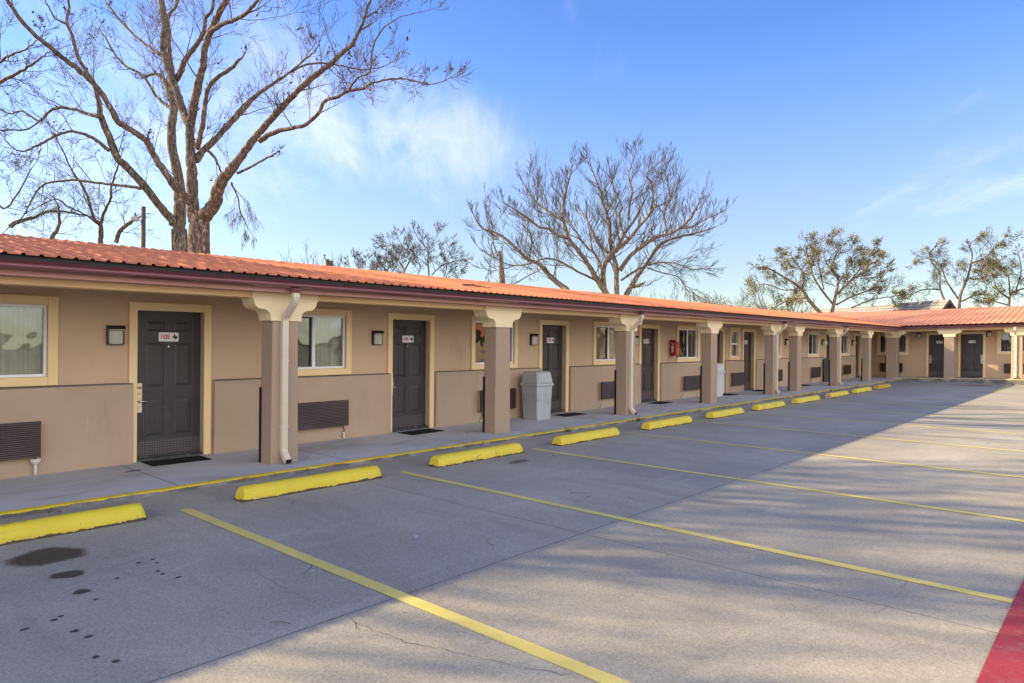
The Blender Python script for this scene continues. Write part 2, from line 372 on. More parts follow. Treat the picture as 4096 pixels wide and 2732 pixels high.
# facade frames: local (u along the wall, d out of the wall, z) ------------------------
class Frame:
    def __init__(s, L, fn): s.L = L; s.at = fn
YU, XW = 10.088, 39.40
FL = Frame(Matrix(((1, 0, 0), (0, -1, 0), (0, 0, 1))), lambda u, d=0, z=0: Vector((u, YU-d, z)))
def woff(y): return max(0., .055+.025*(8-y))
FW = Frame(Matrix(((0, -1, 0), (-1, 0, 0), (.025, 0, 1))), lambda u, d=0, z=0: Vector((XW-d, 8-u, z+woff(8-u))))

ZF = .055                                               # walkway level
motel = thing('motel_building', 'long L-shaped tan stucco motel with orange metal roof and yellow door trims', 'building', (0, 0, 0))
# ------------------------------------------------------------------ walls
def wall_grid(mb, us, zs, hole, d, depth):
    """flat wall at d made of cells, open where hole(u,z); reveals go back by depth"""
    for a in range(len(us)-1):
        for b in range(len(zs)-1):
            u0, u1, z0, z1 = us[a], us[a+1], zs[b], zs[b+1]
            if hole((u0+u1)/2, (z0+z1)/2):
                uc, zc = (u0+u1)/2, (z0+z1)/2
                if a == 0 or not hole((us[a-1]+us[a])/2, zc): mb.quad((u0, d, z0), (u0, d-depth, z0), (u0, d-depth, z1), (u0, d, z1))
                if a == len(us)-2 or not hole((us[a+1]+us[a+2])/2, zc): mb.quad((u1, d, z0), (u1, d-depth, z0), (u1, d-depth, z1), (u1, d, z1))
                if b == len(zs)-2 or not hole(uc, (zs[b+1]+zs[b+2])/2): mb.quad((u0, d, z1), (u1, d, z1), (u1, d-depth, z1), (u0, d-depth, z1))
                if b == 0 or not hole(uc, (zs[b-1]+zs[b])/2): mb.quad((u0, d, z0), (u1, d, z0), (u1, d-depth, z0), (u0, d-depth, z0))
            else: mb.quad((u0, d, z0), (u1, d, z0), (u1, d, z1), (u0, d, z1))
DW, DH, DZ = .91, 2.035, .10                            # door leaf
WW, WH, WZ = 1.22, .90, 1.26                            # window unit
doorsL = [3.56, 7.93, 12.26, 16.60, 20.87, 23.44, 27.82, 32.30, 36.73]
winsL = [(1.295, WW), (5.70, WW), (10.08, WW), (14.42, WW), (18.745, WW), (22.43, .56), (25.62, WW), (30.03, WW), (34.41, WW)]
doorsL0 = [-5.2, -.9]; winsL0 = [(-7.4, WW), (-3.1, WW)]
def facade(fr, u0, u1, doors, wins, ztop, name):
    us = {u0, u1}; zs = {0., DZ-.05, DZ+DH, WZ, WZ+WH, ztop}
    for q in doors: us |= {q, q+DW}
    for q, ww in wins: us |= {q, q+ww}
    hole = lambda u, z: any(q < u < q+DW and DZ-.05 < z < DZ+DH for q in doors) or any(q < u < q+ww and WZ < z < WZ+WH for q, ww in wins)
    mb = MB(); wall_grid(mb, sorted(us), sorted(zs), hole, 0, .12)
    o = mk(name, mb, m_wallu, parent=motel, loc=fr.at(0, 0, 0), L=fr.L, fix=False)
    return o
facade(FL, -12, 39.5, doorsL+doorsL0, winsL+winsL0, 2.46, 'wall')
doorsW = [8-7.40, 8-6.045]; doorsW = [.60, 1.95, 7.1, 8.45]; winsW = [(-1.62, WW), (3.52, WW), (4.92, WW), (10.4, WW)]
facade(FW, -2.1, 20, doorsW, winsW, 2.52, 'wall')
# wainscot (left wing only): boxes with a sloped ledge, stopping short of each door
wz = 1.15
edges = [-12] + [e for q in sorted(doorsL0+doorsL) for e in (q-.07, q+DW+.135)] + [37.9, 39.3]
edges = [-12]
for q in sorted(doorsL0+doorsL): edges += [q-.062, q+DW+.14]
edges.append(39.35)
for k in range(0, len(edges), 2):
    a, b = edges[k], edges[k+1]
    if b-a < .1: continue
    mb = MB(); mb.extrude([(.0, ZF-.03), (.07, ZF-.03), (.07, wz-.026), (.06, wz-.014), (.0, wz)], 0, 0, b-a)
    mb.m[2] = mb.m[3] = 1
    mk('wainscot', mb, [m_walll, m_ledge], parent=motel, loc=FL.at(a, 0.001, 0), L=FL.L, bevel=.018)

# ------------------------------------------------------------------ doors
TEX = [(.36,1),(.56,1),(.56,.74),(.66,.70),(.80,.66),(.93,.66),(1.0,.62),(1.0,.38),(.93,.28),(.80,.17),(.72,.08),(.73,-.04),(.60,.02),(.52,.16),(.43,.30),(.34,.27),(.27,.34),(.20,.36),(.10,.48),(0,.56),(.0,.60),(.36,.60)]
def make_sign(fr, num, small=None, bold=.03):
    mb = MB(); w_, h_ = .272, .128
    r = .014; pts = []
    for cx, cz, a0 in ((w_/2-r, h_/2-r, 0), (-w_/2+r, h_/2-r, 90), (-w_/2+r, -h_/2+r, 180), (w_/2-r, -h_/2+r, 270)):
        for k in range(4):
            a = math.radians(a0+30*k); pts.append((cx+r*math.cos(a), cz+r*math.sin(a)))
    mb.extrude(pts, 1, 0, .006, 0)
    zc = .012 if small else 0
    text_mb(mb, num, .088, lambda x, y: (x-.052, .0075, y+zc), 1, bold)
    cx, cz, sc = .042, -.036+zc, .076
    mb.add([(cx+p*sc*1.02, .0078, cz+q*sc) for p, q in TEX], [tuple(range(len(TEX)))], 2)
    if small: text_mb(mb, small, .022, lambda x, y: (x, .0075, y-.045), 2, .02)
    return mb
def make_door(fr, u, num, lock='L', small=None, label=None):
    D = mk('door', MB(), m_door, parent=motel, loc=fr.at(u, 0, DZ))
    old = D.data
    mb = MB(); b, f0 = -.128, -.098
    mb.box(.0, DW, b, f0-.012, 0, DH)
    us = [(.0, .135), (.395, .515), (.775, DW)]; zr = [(0, .27), (.80, .955), (1.605, 1.735), (1.905, DH)]
    for a0, a1 in us: mb.box(a0, a1, f0-.012, f0, 0, DH)
    for z0, z1 in zr:
        for a0, a1 in ((.135, .395), (.515, .775)): mb.box(a0, a1, f0-.012, f0-.0002, z0, z1)
    for z0, z1 in ((.27, .80), (.955, 1.605), (1.735, 1.905)):   # raised fields
        for a0, a1 in ((.135, .395), (.515, .775)):
            i0, i1 = .02, .052
            mb.add([(a0+i0, f0-.012, z0+i0), (a1-i0, f0-.012, z0+i0), (a1-i0, f0-.012, z1-i0), (a0+i0, f0-.012, z1-i0),
                    (a0+i1, f0-.002, z0+i1), (a1-i1, f0-.002, z0+i1), (a1-i1, f0-.002, z1-i1), (a0+i1, f0-.002, z1-i1)],
                   [(4, 5, 6, 7), (0, 1, 5, 4), (1, 2, 6, 5), (2, 3, 7, 6), (3, 0, 4, 7)])
    me = mk('door', mb, m_door, L=fr.L); D.data = me.data; bpy.data.objects.remove(me); bpy.data.meshes.remove(old)
    D['label'] = label or ('dark brown six-panel door numbered %s' % num)
    # trim: flat stucco band round the opening, with the jamb returns
    mb = MB(); t = .105; zb = -.045
    mb.box(-t, 0, 0, .035, zb, DH+.115); mb.box(DW, DW+t, 0, .035, zb, DH+.115); mb.box(0, DW, 0, .035, DH, DH+.115)
    mb.box(-.02, -.002, -.13, .0, zb, DH); mb.box(DW+.002, DW+.02, -.13, .0, zb, DH)
    mk('door_trim', mb, m_trim, parent=D, L=fr.L, bevel=.008)
    mb = MB(); mb.box(.004, DW-.004, f0, f0+.003, .02, .225)
    mk('kick_plate', mb, m_tread, parent=D, L=fr.L)
    mb = MB(); mb.box(-.0, DW, -.13, .02, -.044, -.012); mb.box(0.0, DW, -.125, -.06, -.012, .012)
    mk('threshold', mb, m_sill, parent=D, L=fr.L, bevel=.004)
    s = 1 if lock == 'L' else -1; x0 = .055 if lock == 'L' else DW-.055
    mb = MB(); mb.box(x0-.05, x0+.05, f0, f0+.006, .62, 1.03)
    mb.extrude([(x0-.037, .74), (x0-.025, .715), (x0+.025, .715), (x0+.037, .74), (x0+.04, .88), (x0-.04, .88)], 1, f0+.006, f0+.032, 0)
    mb.box(x0-.036, x0+.036, f0+.006, f0+.028, .885, .955, 0); mb.box(x0-.033, x0+.033, f0+.006, f0+.03, .865, .885, 1); mb.box(x0-.036, x0+.036, f0+.006, f0+.03, .955, .972, 1)
    mk('lock_plate', mb, [m_brass if fr is FL else m_steel, m_ink], parent=D, L=fr.L, bevel=.003)
    mb = MB(); mb.tube([(x0, f0+.03, .778), (x0, f0+.062, .778), (x0+s*.02, f0+.066, .778), (x0+s*.13, f0+.064, .776)], [.013, .013, .012, .009], 8)
    mk('lever_handle', mb, m_steel, parent=D, L=fr.L)
    if num:
        sg = mk('number_sign', make_sign(fr, num, small), [m_sign, m_red, m_ink], parent=D, loc=fr.L @ Vector((.455, f0+.001, 1.672)), L=fr.L, fix=False)
        sg['label'] = 'white plate reading %s in red beside a dark state outline' % num
    mb = MB(); mb.tube([(.455, f0, 1.535), (.455, f0+.006, 1.535)], .011, 8); mk('peephole', mb, m_steel, parent=D, L=fr.L)
    return D
nums = ['105', '106', '107', '108', '109', '110', '111', '112', '113']
for u, n_ in zip(doorsL, nums): make_door(FL, u, n_, 'L', 'NON SMOKING' if n_ == '108' else None)
for u in doorsL0: make_door(FL, u, None, 'L', label='dark brown six-panel door nearest the office end')
make_door(FW, doorsW[0], '114', 'L'); make_door(FW, doorsW[1], '115', 'R')
make_door(FW, doorsW[2], None, 'L', label='dark brown six-panel door farther along the short wing'); make_door(FW, doorsW[3], None, 'R', label='dark brown six-panel door farther along the short wing')

# ------------------------------------------------------------------ windows
def make_window(fr, u, ww=WW, kind='slide', curt='full', label=None, cm=None):
    Wn = mk('window', MB(), m_vinyl, parent=motel, loc=fr.at(u, 0, WZ)); old = Wn.data
    mb = MB(); b0, b1, k = -.075, -.012, .036
    mb.box(0, ww, b0, b1, 0, k); mb.box(0, ww, b0, b1, WH-k, WH); mb.box(0, k, b0, b1, k, WH-k); mb.box(ww-k, ww, b0, b1, k, WH-k)
    if kind == 'slide': mb.box(ww/2-.03, ww/2+.03, b0+.005, b1-.003, k, WH-k)
    else: mb.box(k, ww-k, b0+.005, b1-.003, WH*.5-.03, WH*.5+.03)
    me = mk('window', mb, m_vinyl, L=fr.L, bevel=.004); Wn.data = me.data; bpy.data.objects.remove(me); bpy.data.meshes.remove(old)
    md = Wn.modifiers.new('edge', 'BEVEL'); md.width = .004; md.segments = 1
    if label: Wn['label'] = label
    mb = MB(); t = .112
    mb.box(-t, 0, 0, .035, -t+.002, WH+t); mb.box(ww, ww+t, 0, .035, -t+.002, WH+t); mb.box(0, ww, 0, .035, WH, WH+t); mb.box(0, ww, 0, .035, -t+.002, 0)
    mk('window_trim', mb, m_trim, parent=Wn, L=fr.L, bevel=.008)
    if kind == 'slide':
        mb = MB(); a0, a1 = k, ww/2-.03
        mb.box(a0, a0+.022, b1-.02, b1-.006, k, WH-k); mb.box(a1-.022, a1, b1-.02, b1-.006, k, WH-k); mb.box(a0, a1, b1-.02, b1-.006, k, k+.022); mb.box(a0, a1, b1-.02, b1-.006, WH-k-.022, WH-k)
        mk('screen_frame', mb, m_bind, parent=Wn, L=fr.L)
        mb = MB(); d = -.048; mb.quad((a0, d, k), (a1, d, k), (a1, d, WH-k), (a0, d, WH-k)); mk('pane', mb, m_glassd if curt != 'full' or u > 3 else m_glass, parent=Wn, L=fr.L, fix=False)
        a0, a1 = ww/2+.03, ww-k
        mb = MB(); mb.quad((a0, d, k), (a1, d, k), (a1, d, WH-k), (a0, d, WH-k)); mk('pane', mb, m_glass, parent=Wn, L=fr.L, fix=False)
    else:
        for z0, z1, mm in ((k, WH*.5-.03, m_glassd), (WH*.5+.03, WH-k, m_glass)):
            mb = MB(); mb.quad((k, -.048, z0), (ww-k, -.048, z0), (ww-k, -.048, z1), (k, -.048, z1)); mk('pane', mb, mm, parent=Wn, L=fr.L, fix=False)
    # curtains with real folds, and the dark room behind them
    rr = random.Random(int(u*100)+3)
    def curtain(a0, a1):
        mb = MB(); n = max(8, int((a1-a0)/.012)); row = []
        ph = rr.random()*6
        for q in range(n+1):
            x = a0+(a1-a0)*q/n
            dd = -.155+.022*math.sin(x*58+ph+1.3*math.sin(x*9+ph))+.012*math.sin(x*23+ph*2)
            row.append((x, dd))
        vs = [(x, dd, .0) for x, dd in row]+[(x, dd*.9-.015, WH) for x, dd in row]
        mb.add(vs, [(q, q+1, q+n+2, q+n+1) for q in range(n)], 0, True)
        mk('curtain', mb, cm or m_curt, parent=Wn, L=fr.L, fix=False)
    if curt == 'full': curtain(-.04, ww+.04)
    elif curt == 'gap': curtain(-.04, ww*.28); curtain(ww*.5, ww*.76); curtain(ww*.9, ww+.04)
    elif curt == 'right': curtain(ww*.45, ww+.04)
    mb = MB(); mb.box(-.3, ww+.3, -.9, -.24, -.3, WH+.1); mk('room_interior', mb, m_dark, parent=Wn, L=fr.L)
    return Wn
cs = ['full', 'full', 'full', 'full', 'gap', 'right', 'full', 'gap', 'gap']
for (u, ww), c_ in zip(winsL, cs): make_window(FL, u, ww, 'slide' if ww > 1 else 'hung', c_)
for u, ww in winsL0: make_window(FL, u, ww)
for q, (u, ww) in enumerate(winsW): make_window(FW, u, ww, 'slide', 'full', cm=m_curtg)

# ------------------------------------------------------------------ columns (part of the building)
def cap_profile(hw, cw, z0, z1):
    """half outlines of the corbelled capital, right side then mirrored"""
    zt = z1-.125
    R = [(hw+.035, z0), (hw+.04, z0+.07)]
    a = .5*(cw-hw-.04)
    for k in range(1, 7):                               # lower concave then upper convex curve
        t = k/6*PI/2; R.append((hw+.04+a*(1-math.cos(t)), z0+.07+.085*math.sin(t)))
    for k in range(1, 7):
        t = k/6*PI/2; R.append((hw+.04+a+a*.86*math.sin(t), z0+.155+(zt-z0-.155)*(1-math.cos(t))))
    R += [(cw-.0, zt), (cw, zt+.03), (cw, z1)]
    return R
def make_column(fr, u, wid=.385, dep=.30, d0=None, capw=.985, label=None, z_=ZF):
    # d0: front face distance from the upper wall plane
    c = mk('column', MB(), m_col, parent=motel, loc=fr.at(u, d0-dep, 0)); old = c.data
    mb = MB(); mb.frustum((-.012, wid+.012, -.0, dep+.006, z_-.03), (.0, wid, .0, dep, 2.012)); me = mk('column', mb, m_col, L=fr.L); c.data = me.data; bpy.data.objects.remove(me); bpy.data.meshes.remove(old)
    md = c.modifiers.new('edge', 'BEVEL'); md.width = .012; md.segments = 2
    R = cap_profile(wid/2, capw/2, 2.005, 2.412); poly = [(wid/2+x, z) for x, z in R]+[(wid/2-x, z) for x, z in reversed(R)]
    mb = MB(); mb.extrude(poly, 1, -.01, dep+.022); mk('capital', mb, m_cap, parent=c, L=fr.L, bevel=.005)
    mb = MB(); mb.box(-.02, .03, -.012, -.001, z_, 1.09); mb.box(-.021, -.0135, -.012, .04, z_, 1.09); mk('corner_guard', mb, m_black, parent=c, L=fr.L)
    return c
DC = YU-8.61                                            # column front
colsL = [4.745, 9.16, 13.555, 17.88, 22.38, 24.58, 28.99, 33.49]
for u in [-8.4, -4.0, .35]+colsL: make_column(FL, u, d0=DC)
DCW = XW-37.85
for u in (1.53, 4.12, 8.6, 13.0): make_column(FW, u, d0=DCW, wid=.40)
# corner pier where the wings meet, with a corbel along each beam
c = mk('corner_pier', MB(), m_col, parent=motel, loc=(37.86, 8.46, 0)); old = c.data
mb = MB(); mb.box(0, .40, 0, .52, .02, 2.06); me = mk('x', mb, m_col); c.data = me.data; bpy.data.objects.remove(me); bpy.data.meshes.remove(old)
md = c.modifiers.new('edge', 'BEVEL'); md.width = .012; md.segments = 2
R = cap_profile(.1, .42, 2.055, 2.43)
mb = MB(); mb.extrude([(-.1+x, z) for x, z in R]+[(-.1, 2.43), (-.1, 2.055)], 0, -.015, .36); pass
capm = MB(); capm.box(-.022, .42, -.02, .54, 2.055, 2.44)
Rp = [(p-.1, z) for p, z in R]
capm.extrude([(-p-.02, z) for p, z in Rp]+[(-.02, 2.43)], 0, -.018, .40)             # corbel toward the lot along the short wing (-y)
capm.extrude([(-p-.02, z) for p, z in Rp]+[(-.02, 2.43)], 1, .16, .50)               # corbel toward the camera along the long wing (-x)
mk('capital', capm, m_cap, parent=c)
mb = MB(); mb.box(-.012, -.004, .49, .53, .06, 1.15); mk('corner_guard', mb, m_black, parent=c)

# ------------------------------------------------------------------ beams, fascia, gutter, ceiling, roofs
def wsh(mb):                                             # shear the short wing's running pieces with its rising ground
    mb.v = [(x, y, z+woff(y)) for x, y, z in mb.v]; return mb
def subdiv(a, b, n): return [a+(b-a)*k/n for k in range(n+1)]
X0, X1, YE, YB = -12., 37.40, 8.15, -12.
mb = MB(); mb.box(X0, 37.9, 8.635, 8.90, 2.308, 2.47); mk('porch_beam', mb, m_beam, parent=motel)
mb = MB(); ys = subdiv(8.4, YB, 20)
for k in range(20): mb.box(37.875, 38.14, ys[k+1], ys[k], 2.308, 2.47)
mk('porch_beam', wsh(mb), m_beam, parent=motel)
mb = MB(); mb.box(X0, 39.3, 8.90, YU, 2.44, 2.455); mb.box(38.14, XW, YB, 8.9, 2.59, 2.60); mk('porch_ceiling', mb, m_soffit, parent=motel)
# fascia boards (overlapping lengths give the visible seams)
mb = MB()
for a, b, e in ((X0, 3.74, 0), (3.74, 6.55, .003), (6.55, 10.2, 0), (10.2, 13.35, .003), (13.35, 16.6, 0), (16.6, 21.2, .003), (21.2, 26, 0), (26, 31, .003), (31, 37.62, 0)):
    mb.box(a, b, 8.385-e, 8.62, 2.382-e, 2.575)
mk('fascia', mb, m_fascia, parent=motel)
mb = MB(); ys = subdiv(8.38, YB, 20)
for k in range(20): mb.box(37.63, 37.86, ys[k+1], ys[k], 2.396, 2.575)
mk('fascia', wsh(mb), m_fascia, parent=motel)
def gutter_profile():
    P = [(.0, 2.44), (.085, 2.437), (.105, 2.45)]
    for k in range(7): a = -PI/2+k*PI/6; P.append((.108+.022*math.cos(a), 2.477+.027*math.sin(a)))
    P += [(.118, 2.508)]
    for k in range(7): a = -PI/2+k*PI/6; P.append((.132+.02*math.cos(a), 2.537+.026*math.sin(a)))
    P += [(.115, 2.563), (.11, 2.53), (.0, 2.53)]
    return P
gp = gutter_profile()
mb = MB(); mb.extrude([(8.38-d, z) for d, z in gp], 0, X0, 37.50, 0, True)
def outlet(mb, u, fr=None):
    mb.add([(u-.065, 8.24, 2.437), (u+.065, 8.24, 2.437), (u+.065, 8.36, 2.437), (u-.065, 8.36, 2.437), (u-.043, 8.268, 2.375), (u+.043, 8.268, 2.375), (u+.043, 8.335, 2.375), (u-.043, 8.335, 2.375)],
           [(0, 1, 5, 4), (1, 2, 6, 5), (2, 3, 7, 6), (3, 0, 4, 7)])
spL = [4.902, 13.704, 22.58, 29.226]
for u in spL: outlet(mb, u)
mk('gutter', mb, m_gut, parent=motel)
mb = MB(); ys = subdiv(8.36, YB, 24)
for k in range(24): mb.extrude([(37.625-d, z) for d, z in gp], 1, ys[k+1], ys[k], 0, True, caps=False)
yo = 3.73
mb.add([(37.49, yo-.065, 2.437), (37.49, yo+.065, 2.437), (37.61, yo+.065, 2.437), (37.61, yo-.065, 2.437), (37.515, yo-.043, 2.375), (37.515, yo+.043, 2.375), (37.58, yo+.043, 2.375), (37.58, yo-.043, 2.375)],
       [(0, 1, 5, 4), (1, 2, 6, 5), (2, 3, 7, 6), (3, 0, 4, 7)])
mk('gutter', wsh(mb), m_gut, parent=motel)
mb = MB(); mb.box(X0, 37.5, 8.205, 8.24, 2.53, 2.579); mk('drip_edge', mb, m_under, parent=motel)
mb = MB(); ys = subdiv(8.2, YB, 20)
for k in range(20): mb.box(37.45, 37.48, ys[k+1], ys[k], 2.53, 2.579)
mk('drip_edge', wsh(mb), m_under, parent=motel)
# ribbed metal roofs
RP, SL = .1525, .1667
def rib_line(a, b, first):
    pts = []; k = math.floor((a-first)/RP)
    while first+k*RP < b:
        c0 = first+k*RP
        for dx, h in ((-.024, 0), (-.011, .019), (.011, .019), (.024, 0)):
            if a <= c0+dx <= b: pts.append((c0+dx, h))
        k += 1
    return pts
rl = rib_line(X0, 45.5, 1.672)
mb = MB(); n = len(rl)
YR = 11.90; ZE = 2.582
segs = [(YE, 0), (YE+.004, 0), (YR, 0)]
for y in (YE, YR): mb.v += [(x, y, ZE+SL*(y-YE)+h) for x, h in rl]
for q in range(n-1): mb.f.append((q, q+1, n+q+1, n+q)); mb.m.append(0); mb.sm.append(False)
o0 = len(mb.v)
mb.v += [(x, YE, ZE+h-.008) for x, h in rl]                # folded lower lip
for q in range(n-1): mb.f.append((q, q+1, o0+q+1, o0+q)); mb.m.append(0); mb.sm.append(False)
mb.quad((X0, YR, ZE+SL*(YR-YE)+.004), (45.5, YR, ZE+SL*(YR-YE)+.004), (45.5, 15.7, 2.58), (X0, 15.7, 2.58))
mb.quad((X0, YE+.02, ZE-.012), (45.5, YE+.02, ZE-.012), (45.5, YR, ZE+SL*(YR-YE)-.02), (X0, YR, ZE+SL*(YR-YE)-.02), 1)
mk('roof', mb, [m_roof, m_under], parent=motel, fix=False)
mb = MB(); XE, XR = 37.33, 43.3; rib = .235
RP = rib; rl = []; k = 0
y = YB
while y < 17.5:
    for dx, h in ((-.032, 0), (-.014, .03), (.014, .03), (.032, 0)): rl.append((y+dx, h))
    y += rib
n = len(rl)
for x in (XE, XR): mb.v += [(x, yy, ZE+SL*(x-XE)+h+woff(yy)) for yy, h in rl]
for q in range(n-1): mb.f.append((q, q+1, n+q+1, n+q)); mb.m.append(0); mb.sm.append(False)
ys = subdiv(17.5, YB, 24)
for k in range(24):
    zr = ZE+SL*(XR-XE)+.004
    mb.quad((XR, ys[k], zr+woff(ys[k])), (XR, ys[k+1], zr+woff(ys[k+1])), (49.3, ys[k+1], 2.6), (49.3, ys[k], 2.6))
    mb.quad((XE+.02, ys[k], ZE-.012+woff(ys[k])), (XE+.02, ys[k+1], ZE-.012+woff(ys[k+1])), (XR, ys[k+1], zr-.03+woff(ys[k+1])), (XR, ys[k], zr-.03+woff(ys[k])), 1)
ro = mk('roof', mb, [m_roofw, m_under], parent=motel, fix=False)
for yv in (6.05, .9):                                    # low roof vents showing over the short wing's ridge
    mb = MB(); mb.box(-.3, .3, -.28, .28, 0, .035); mb.box(-.22, .22, -.2, .2, .035, .055)
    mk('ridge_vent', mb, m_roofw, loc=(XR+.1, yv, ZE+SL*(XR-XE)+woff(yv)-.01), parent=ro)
# closing walls behind
mb = MB(); mb.box(X0, 49, 15.3, 15.4, 0, 2.6); mb.box(49, 49.1, YB, 15.4, 0, 2.6); mb.box(X0, X0+.1, 10.1, 15.3, 0, 2.6); mb.box(XW+.3, 49, YB, YB+.1, 0, 2.6); mk('rear_wall', mb, m_wallu, parent=motel)

# ------------------------------------------------------------------ downspouts
def make_spout(fr, u, label, dcol, dout, z_=ZF):
    # centre line in (d, z); rectangular section
    path = [(dout, 2.40), (dout, 2.32)]
    for k in range(1, 7):
        t = k/6; path.append((dout-(t**1.6)*.05, 2.32-.09*t))
    din = dcol+.036
    path += [(din+.085, 2.105)]
    for k in range(1, 6):
        t = k/5; path.append((din+.085*(1-t)**1.8, 2.105-.1*t))
    path += [(din, 1.2), (din, z_+.19)]
    for k in range(1, 6):
        t = k/5; path.append((din+.10*t**1.5, z_+.19-.13*t))
    path.append((din+.135, z_+.045))
    mb = MB(); o = []
    for k, (d, z) in enumerate(path):
        a = path[max(k-1, 0)]; b = path[min(k+1, len(path)-1)]
        t = Vector((b[0]-a[0], b[1]-a[1])).normalized(); nx, nz = -t.y, t.x
        h = .03 + (.002 if k % 2 and (2.0 < z < 2.33 or z < z_+.2) else 0); ww = .043 + (.0015 if k % 2 and z > 2 else 0)
        o.append(len(mb.v))
        mb.v += [(-ww, d+nx*h, z+nz*h), (ww, d+nx*h, z+nz*h), (ww, d-nx*h, z-nz*h), (-ww, d-nx*h, z-nz*h)]
    for k in range(len(path)-1):
        for q in range(4):
            mb.f.append((o[k]+q, o[k]+(q+1) % 4, o[k+1]+(q+1) % 4, o[k+1]+q)); mb.m.append(0); mb.sm.append(False)
    d, z = path[-1]
    mb.f.append(tuple(o[-1]+q for q in range(4))); mb.m.append(1); mb.sm.append(False)
    for zz in (1.45, .55):
        mb.box(-.05, .05, dcol, din+.033, zz, zz+.03)
    s = mk('downspout', mb, [m_spout, m_black], parent=motel, loc=fr.at(u, 0, 0), L=fr.L, label=label)
    return s
for u, lb in zip(spL, ('beige downspout on the nearest column',)+(None,)*3): make_spout(FL, u, lb, DC, YU-8.30)
make_spout(FW, 8-3.73, 'sunlit beige downspout on the short wing', DCW, XW-37.545, .06)

# ------------------------------------------------------------------ ground, walkway, kerb
mb = MB(); mb.quad((-400, -500, 0), (900, -500, 0), (900, 600, 0), (-400, 600, 0))
struct(mk('parking_lot', mb, m_lot, fix=False))
mb = MB(); mb.quad((-300, 15.42, .004), (600, 15.42, .004), (600, 500, .004), (-300, 500, .004)); mb.quad((49.2, -300, .004), (600, -300, .004), (600, 15.42, .004), (49.2, 15.42, .004))
struct(mk('ground', mb, m_grass, fix=False))
mb = MB(); mb.box(X0, 39.3, 8.20, YU+.03, -.05, ZF)
ys = subdiv(8.6, YB, 20)
for k in range(20):
    y0, y1 = ys[k+1], ys[k]
    mb.add([(37.44, y0, -.05), (39.45, y0, -.05), (39.45, y1, -.05), (37.44, y1, -.05)]+[(x, y, ZF+.003+woff(y)) for x, y in ((37.44, y0), (39.45, y0), (39.45, y1), (37.44, y1))],
           [(4, 5, 6, 7), (0, 1, 5, 4), (1, 2, 6, 5), (2, 3, 7, 6), (3, 0, 4, 7)])
struct(mk('walkway', mb, m_walk, fix=False))
def kerb_mesh():
    mb = MB()
    n = 240; xs = subdiv(X0, 37.32, n)
    j = lambda x: .006*noise.noise(Vector((x*1.7, 3, 0)))
    for k in range(n):
        a, b = xs[k], xs[k+1]; ja, jb = j(a), j(b); h = ZF-.001
        mb.add([(a, 8.067+ja, 0), (b, 8.067+jb, 0), (b, 8.069+jb, h-.008), (a, 8.069+ja, h-.008), (a, 8.078+ja, h), (b, 8.078+jb, h), (b, 8.163, h+.0005), (a, 8.163, h+.0005), (b, 8.205, h), (a, 8.205, h)],
               [(0, 1, 2, 3), (3, 2, 5, 4)], 0)
        mb.add([(a, 8.078+ja, h), (b, 8.078+jb, h), (b, 8.158+.3*jb, h+.0012), (a, 8.158+.3*ja, h+.0012)], [(0, 1, 2, 3)], 0)
        mb.add([(a, 8.158+.3*ja, h+.0012), (b, 8.158+.3*jb, h+.0012), (b, 8.205, h+.0012), (a, 8.205, h+.0012)], [(0, 1, 2, 3)], 1)
    return mb
ko = struct(mk('kerb', kerb_mesh(), [m_kerb, m_walk], fix=False))
mb = MB(); ys = subdiv(8.07, YB, 60)
for k in range(60):
    y0, y1 = ys[k+1], ys[k]; h0, h1 = ZF+.002+woff(y0), ZF+.002+woff(y1)
    mb.add([(37.32, y0, 0), (37.32, y1, 0), (37.325, y1, h1), (37.325, y0, h0), (37.445, y1, h1+.0015), (37.445, y0, h0+.0015)], [(0, 1, 2, 3), (3, 2, 4, 5)])
k2 = mk('kerb', mb, m_kerb, fix=False); struct(k2)
at = k2.data.attributes.new('drop', 'FLOAT', 'POINT')
for q, v in enumerate(k2.data.vertices): at.data[q].value = woff(v.co.y)

# ------------------------------------------------------------------ painted lines
lx = [3.01, 5.825, 8.545, 11.35, 14.10, 16.80, 19.56, 22.42, 25.2, 28.0, 30.85]
lw = [.112, .10, .10, .10, .10, .10, .10, .10, .10, .10, .10]
def strip(name, pts, mt, z=.004):
    mb = MB(); mb.add([(x, y, z) for x, y in pts], [tuple(range(len(pts)))]); return mk(name, mb, mt, fix=False)
sides = ('first wide', 'second', 'third', 'fourth', 'fifth', 'sixth', 'seventh', 'eighth', 'ninth', 'tenth', 'eleventh')
for k, (x, ww) in enumerate(zip(lx, lw)):
    pts = []
    for q in range(201):
        y = 7.2+(.575-7.2)*q/200; pts.append((x+ww/2+.004*noise.noise(Vector((x, y*4, 1)))+.004*noise.noise(Vector((x, y*31, 1))), y))
    for q in range(200, -1, -1):
        y = 7.2+(.575-7.2)*q/200; pts.append((x-ww/2+.004*noise.noise(Vector((x, y*4, 7)))+.004*noise.noise(Vector((x, y*33, 7))), y))
    if k == 0: lab = 'wide worn yellow bay line in the foreground, nearest the oil stain'
    elif k == len(lx)-1: lab = 'farthest faint yellow bay line, beyond the orange-yellow wheel stop'
    else: lab = 'thin yellow bay line, %s from the foreground, starting between two wheel stops' % sides[k]
    tag(strip('parking_line', pts, m_line), lab, 'parking line', 'yellow bay lines across the lot')
tag(strip('parking_line', [(30.6, 3.62), (37.3, 3.77), (37.3, 3.90), (30.6, 3.70)], m_line), 'yellow line at the far end running up to the short wing kerb', 'parking line')
tag(strip('fire_lane_stripe', [(-15, .56), (-15, .1), (37, .1), (37, .56), (6.4, .568), (5, .575)], m_redp, .008), 'red painted stripe across the bay line ends at lower right', 'painted stripe')
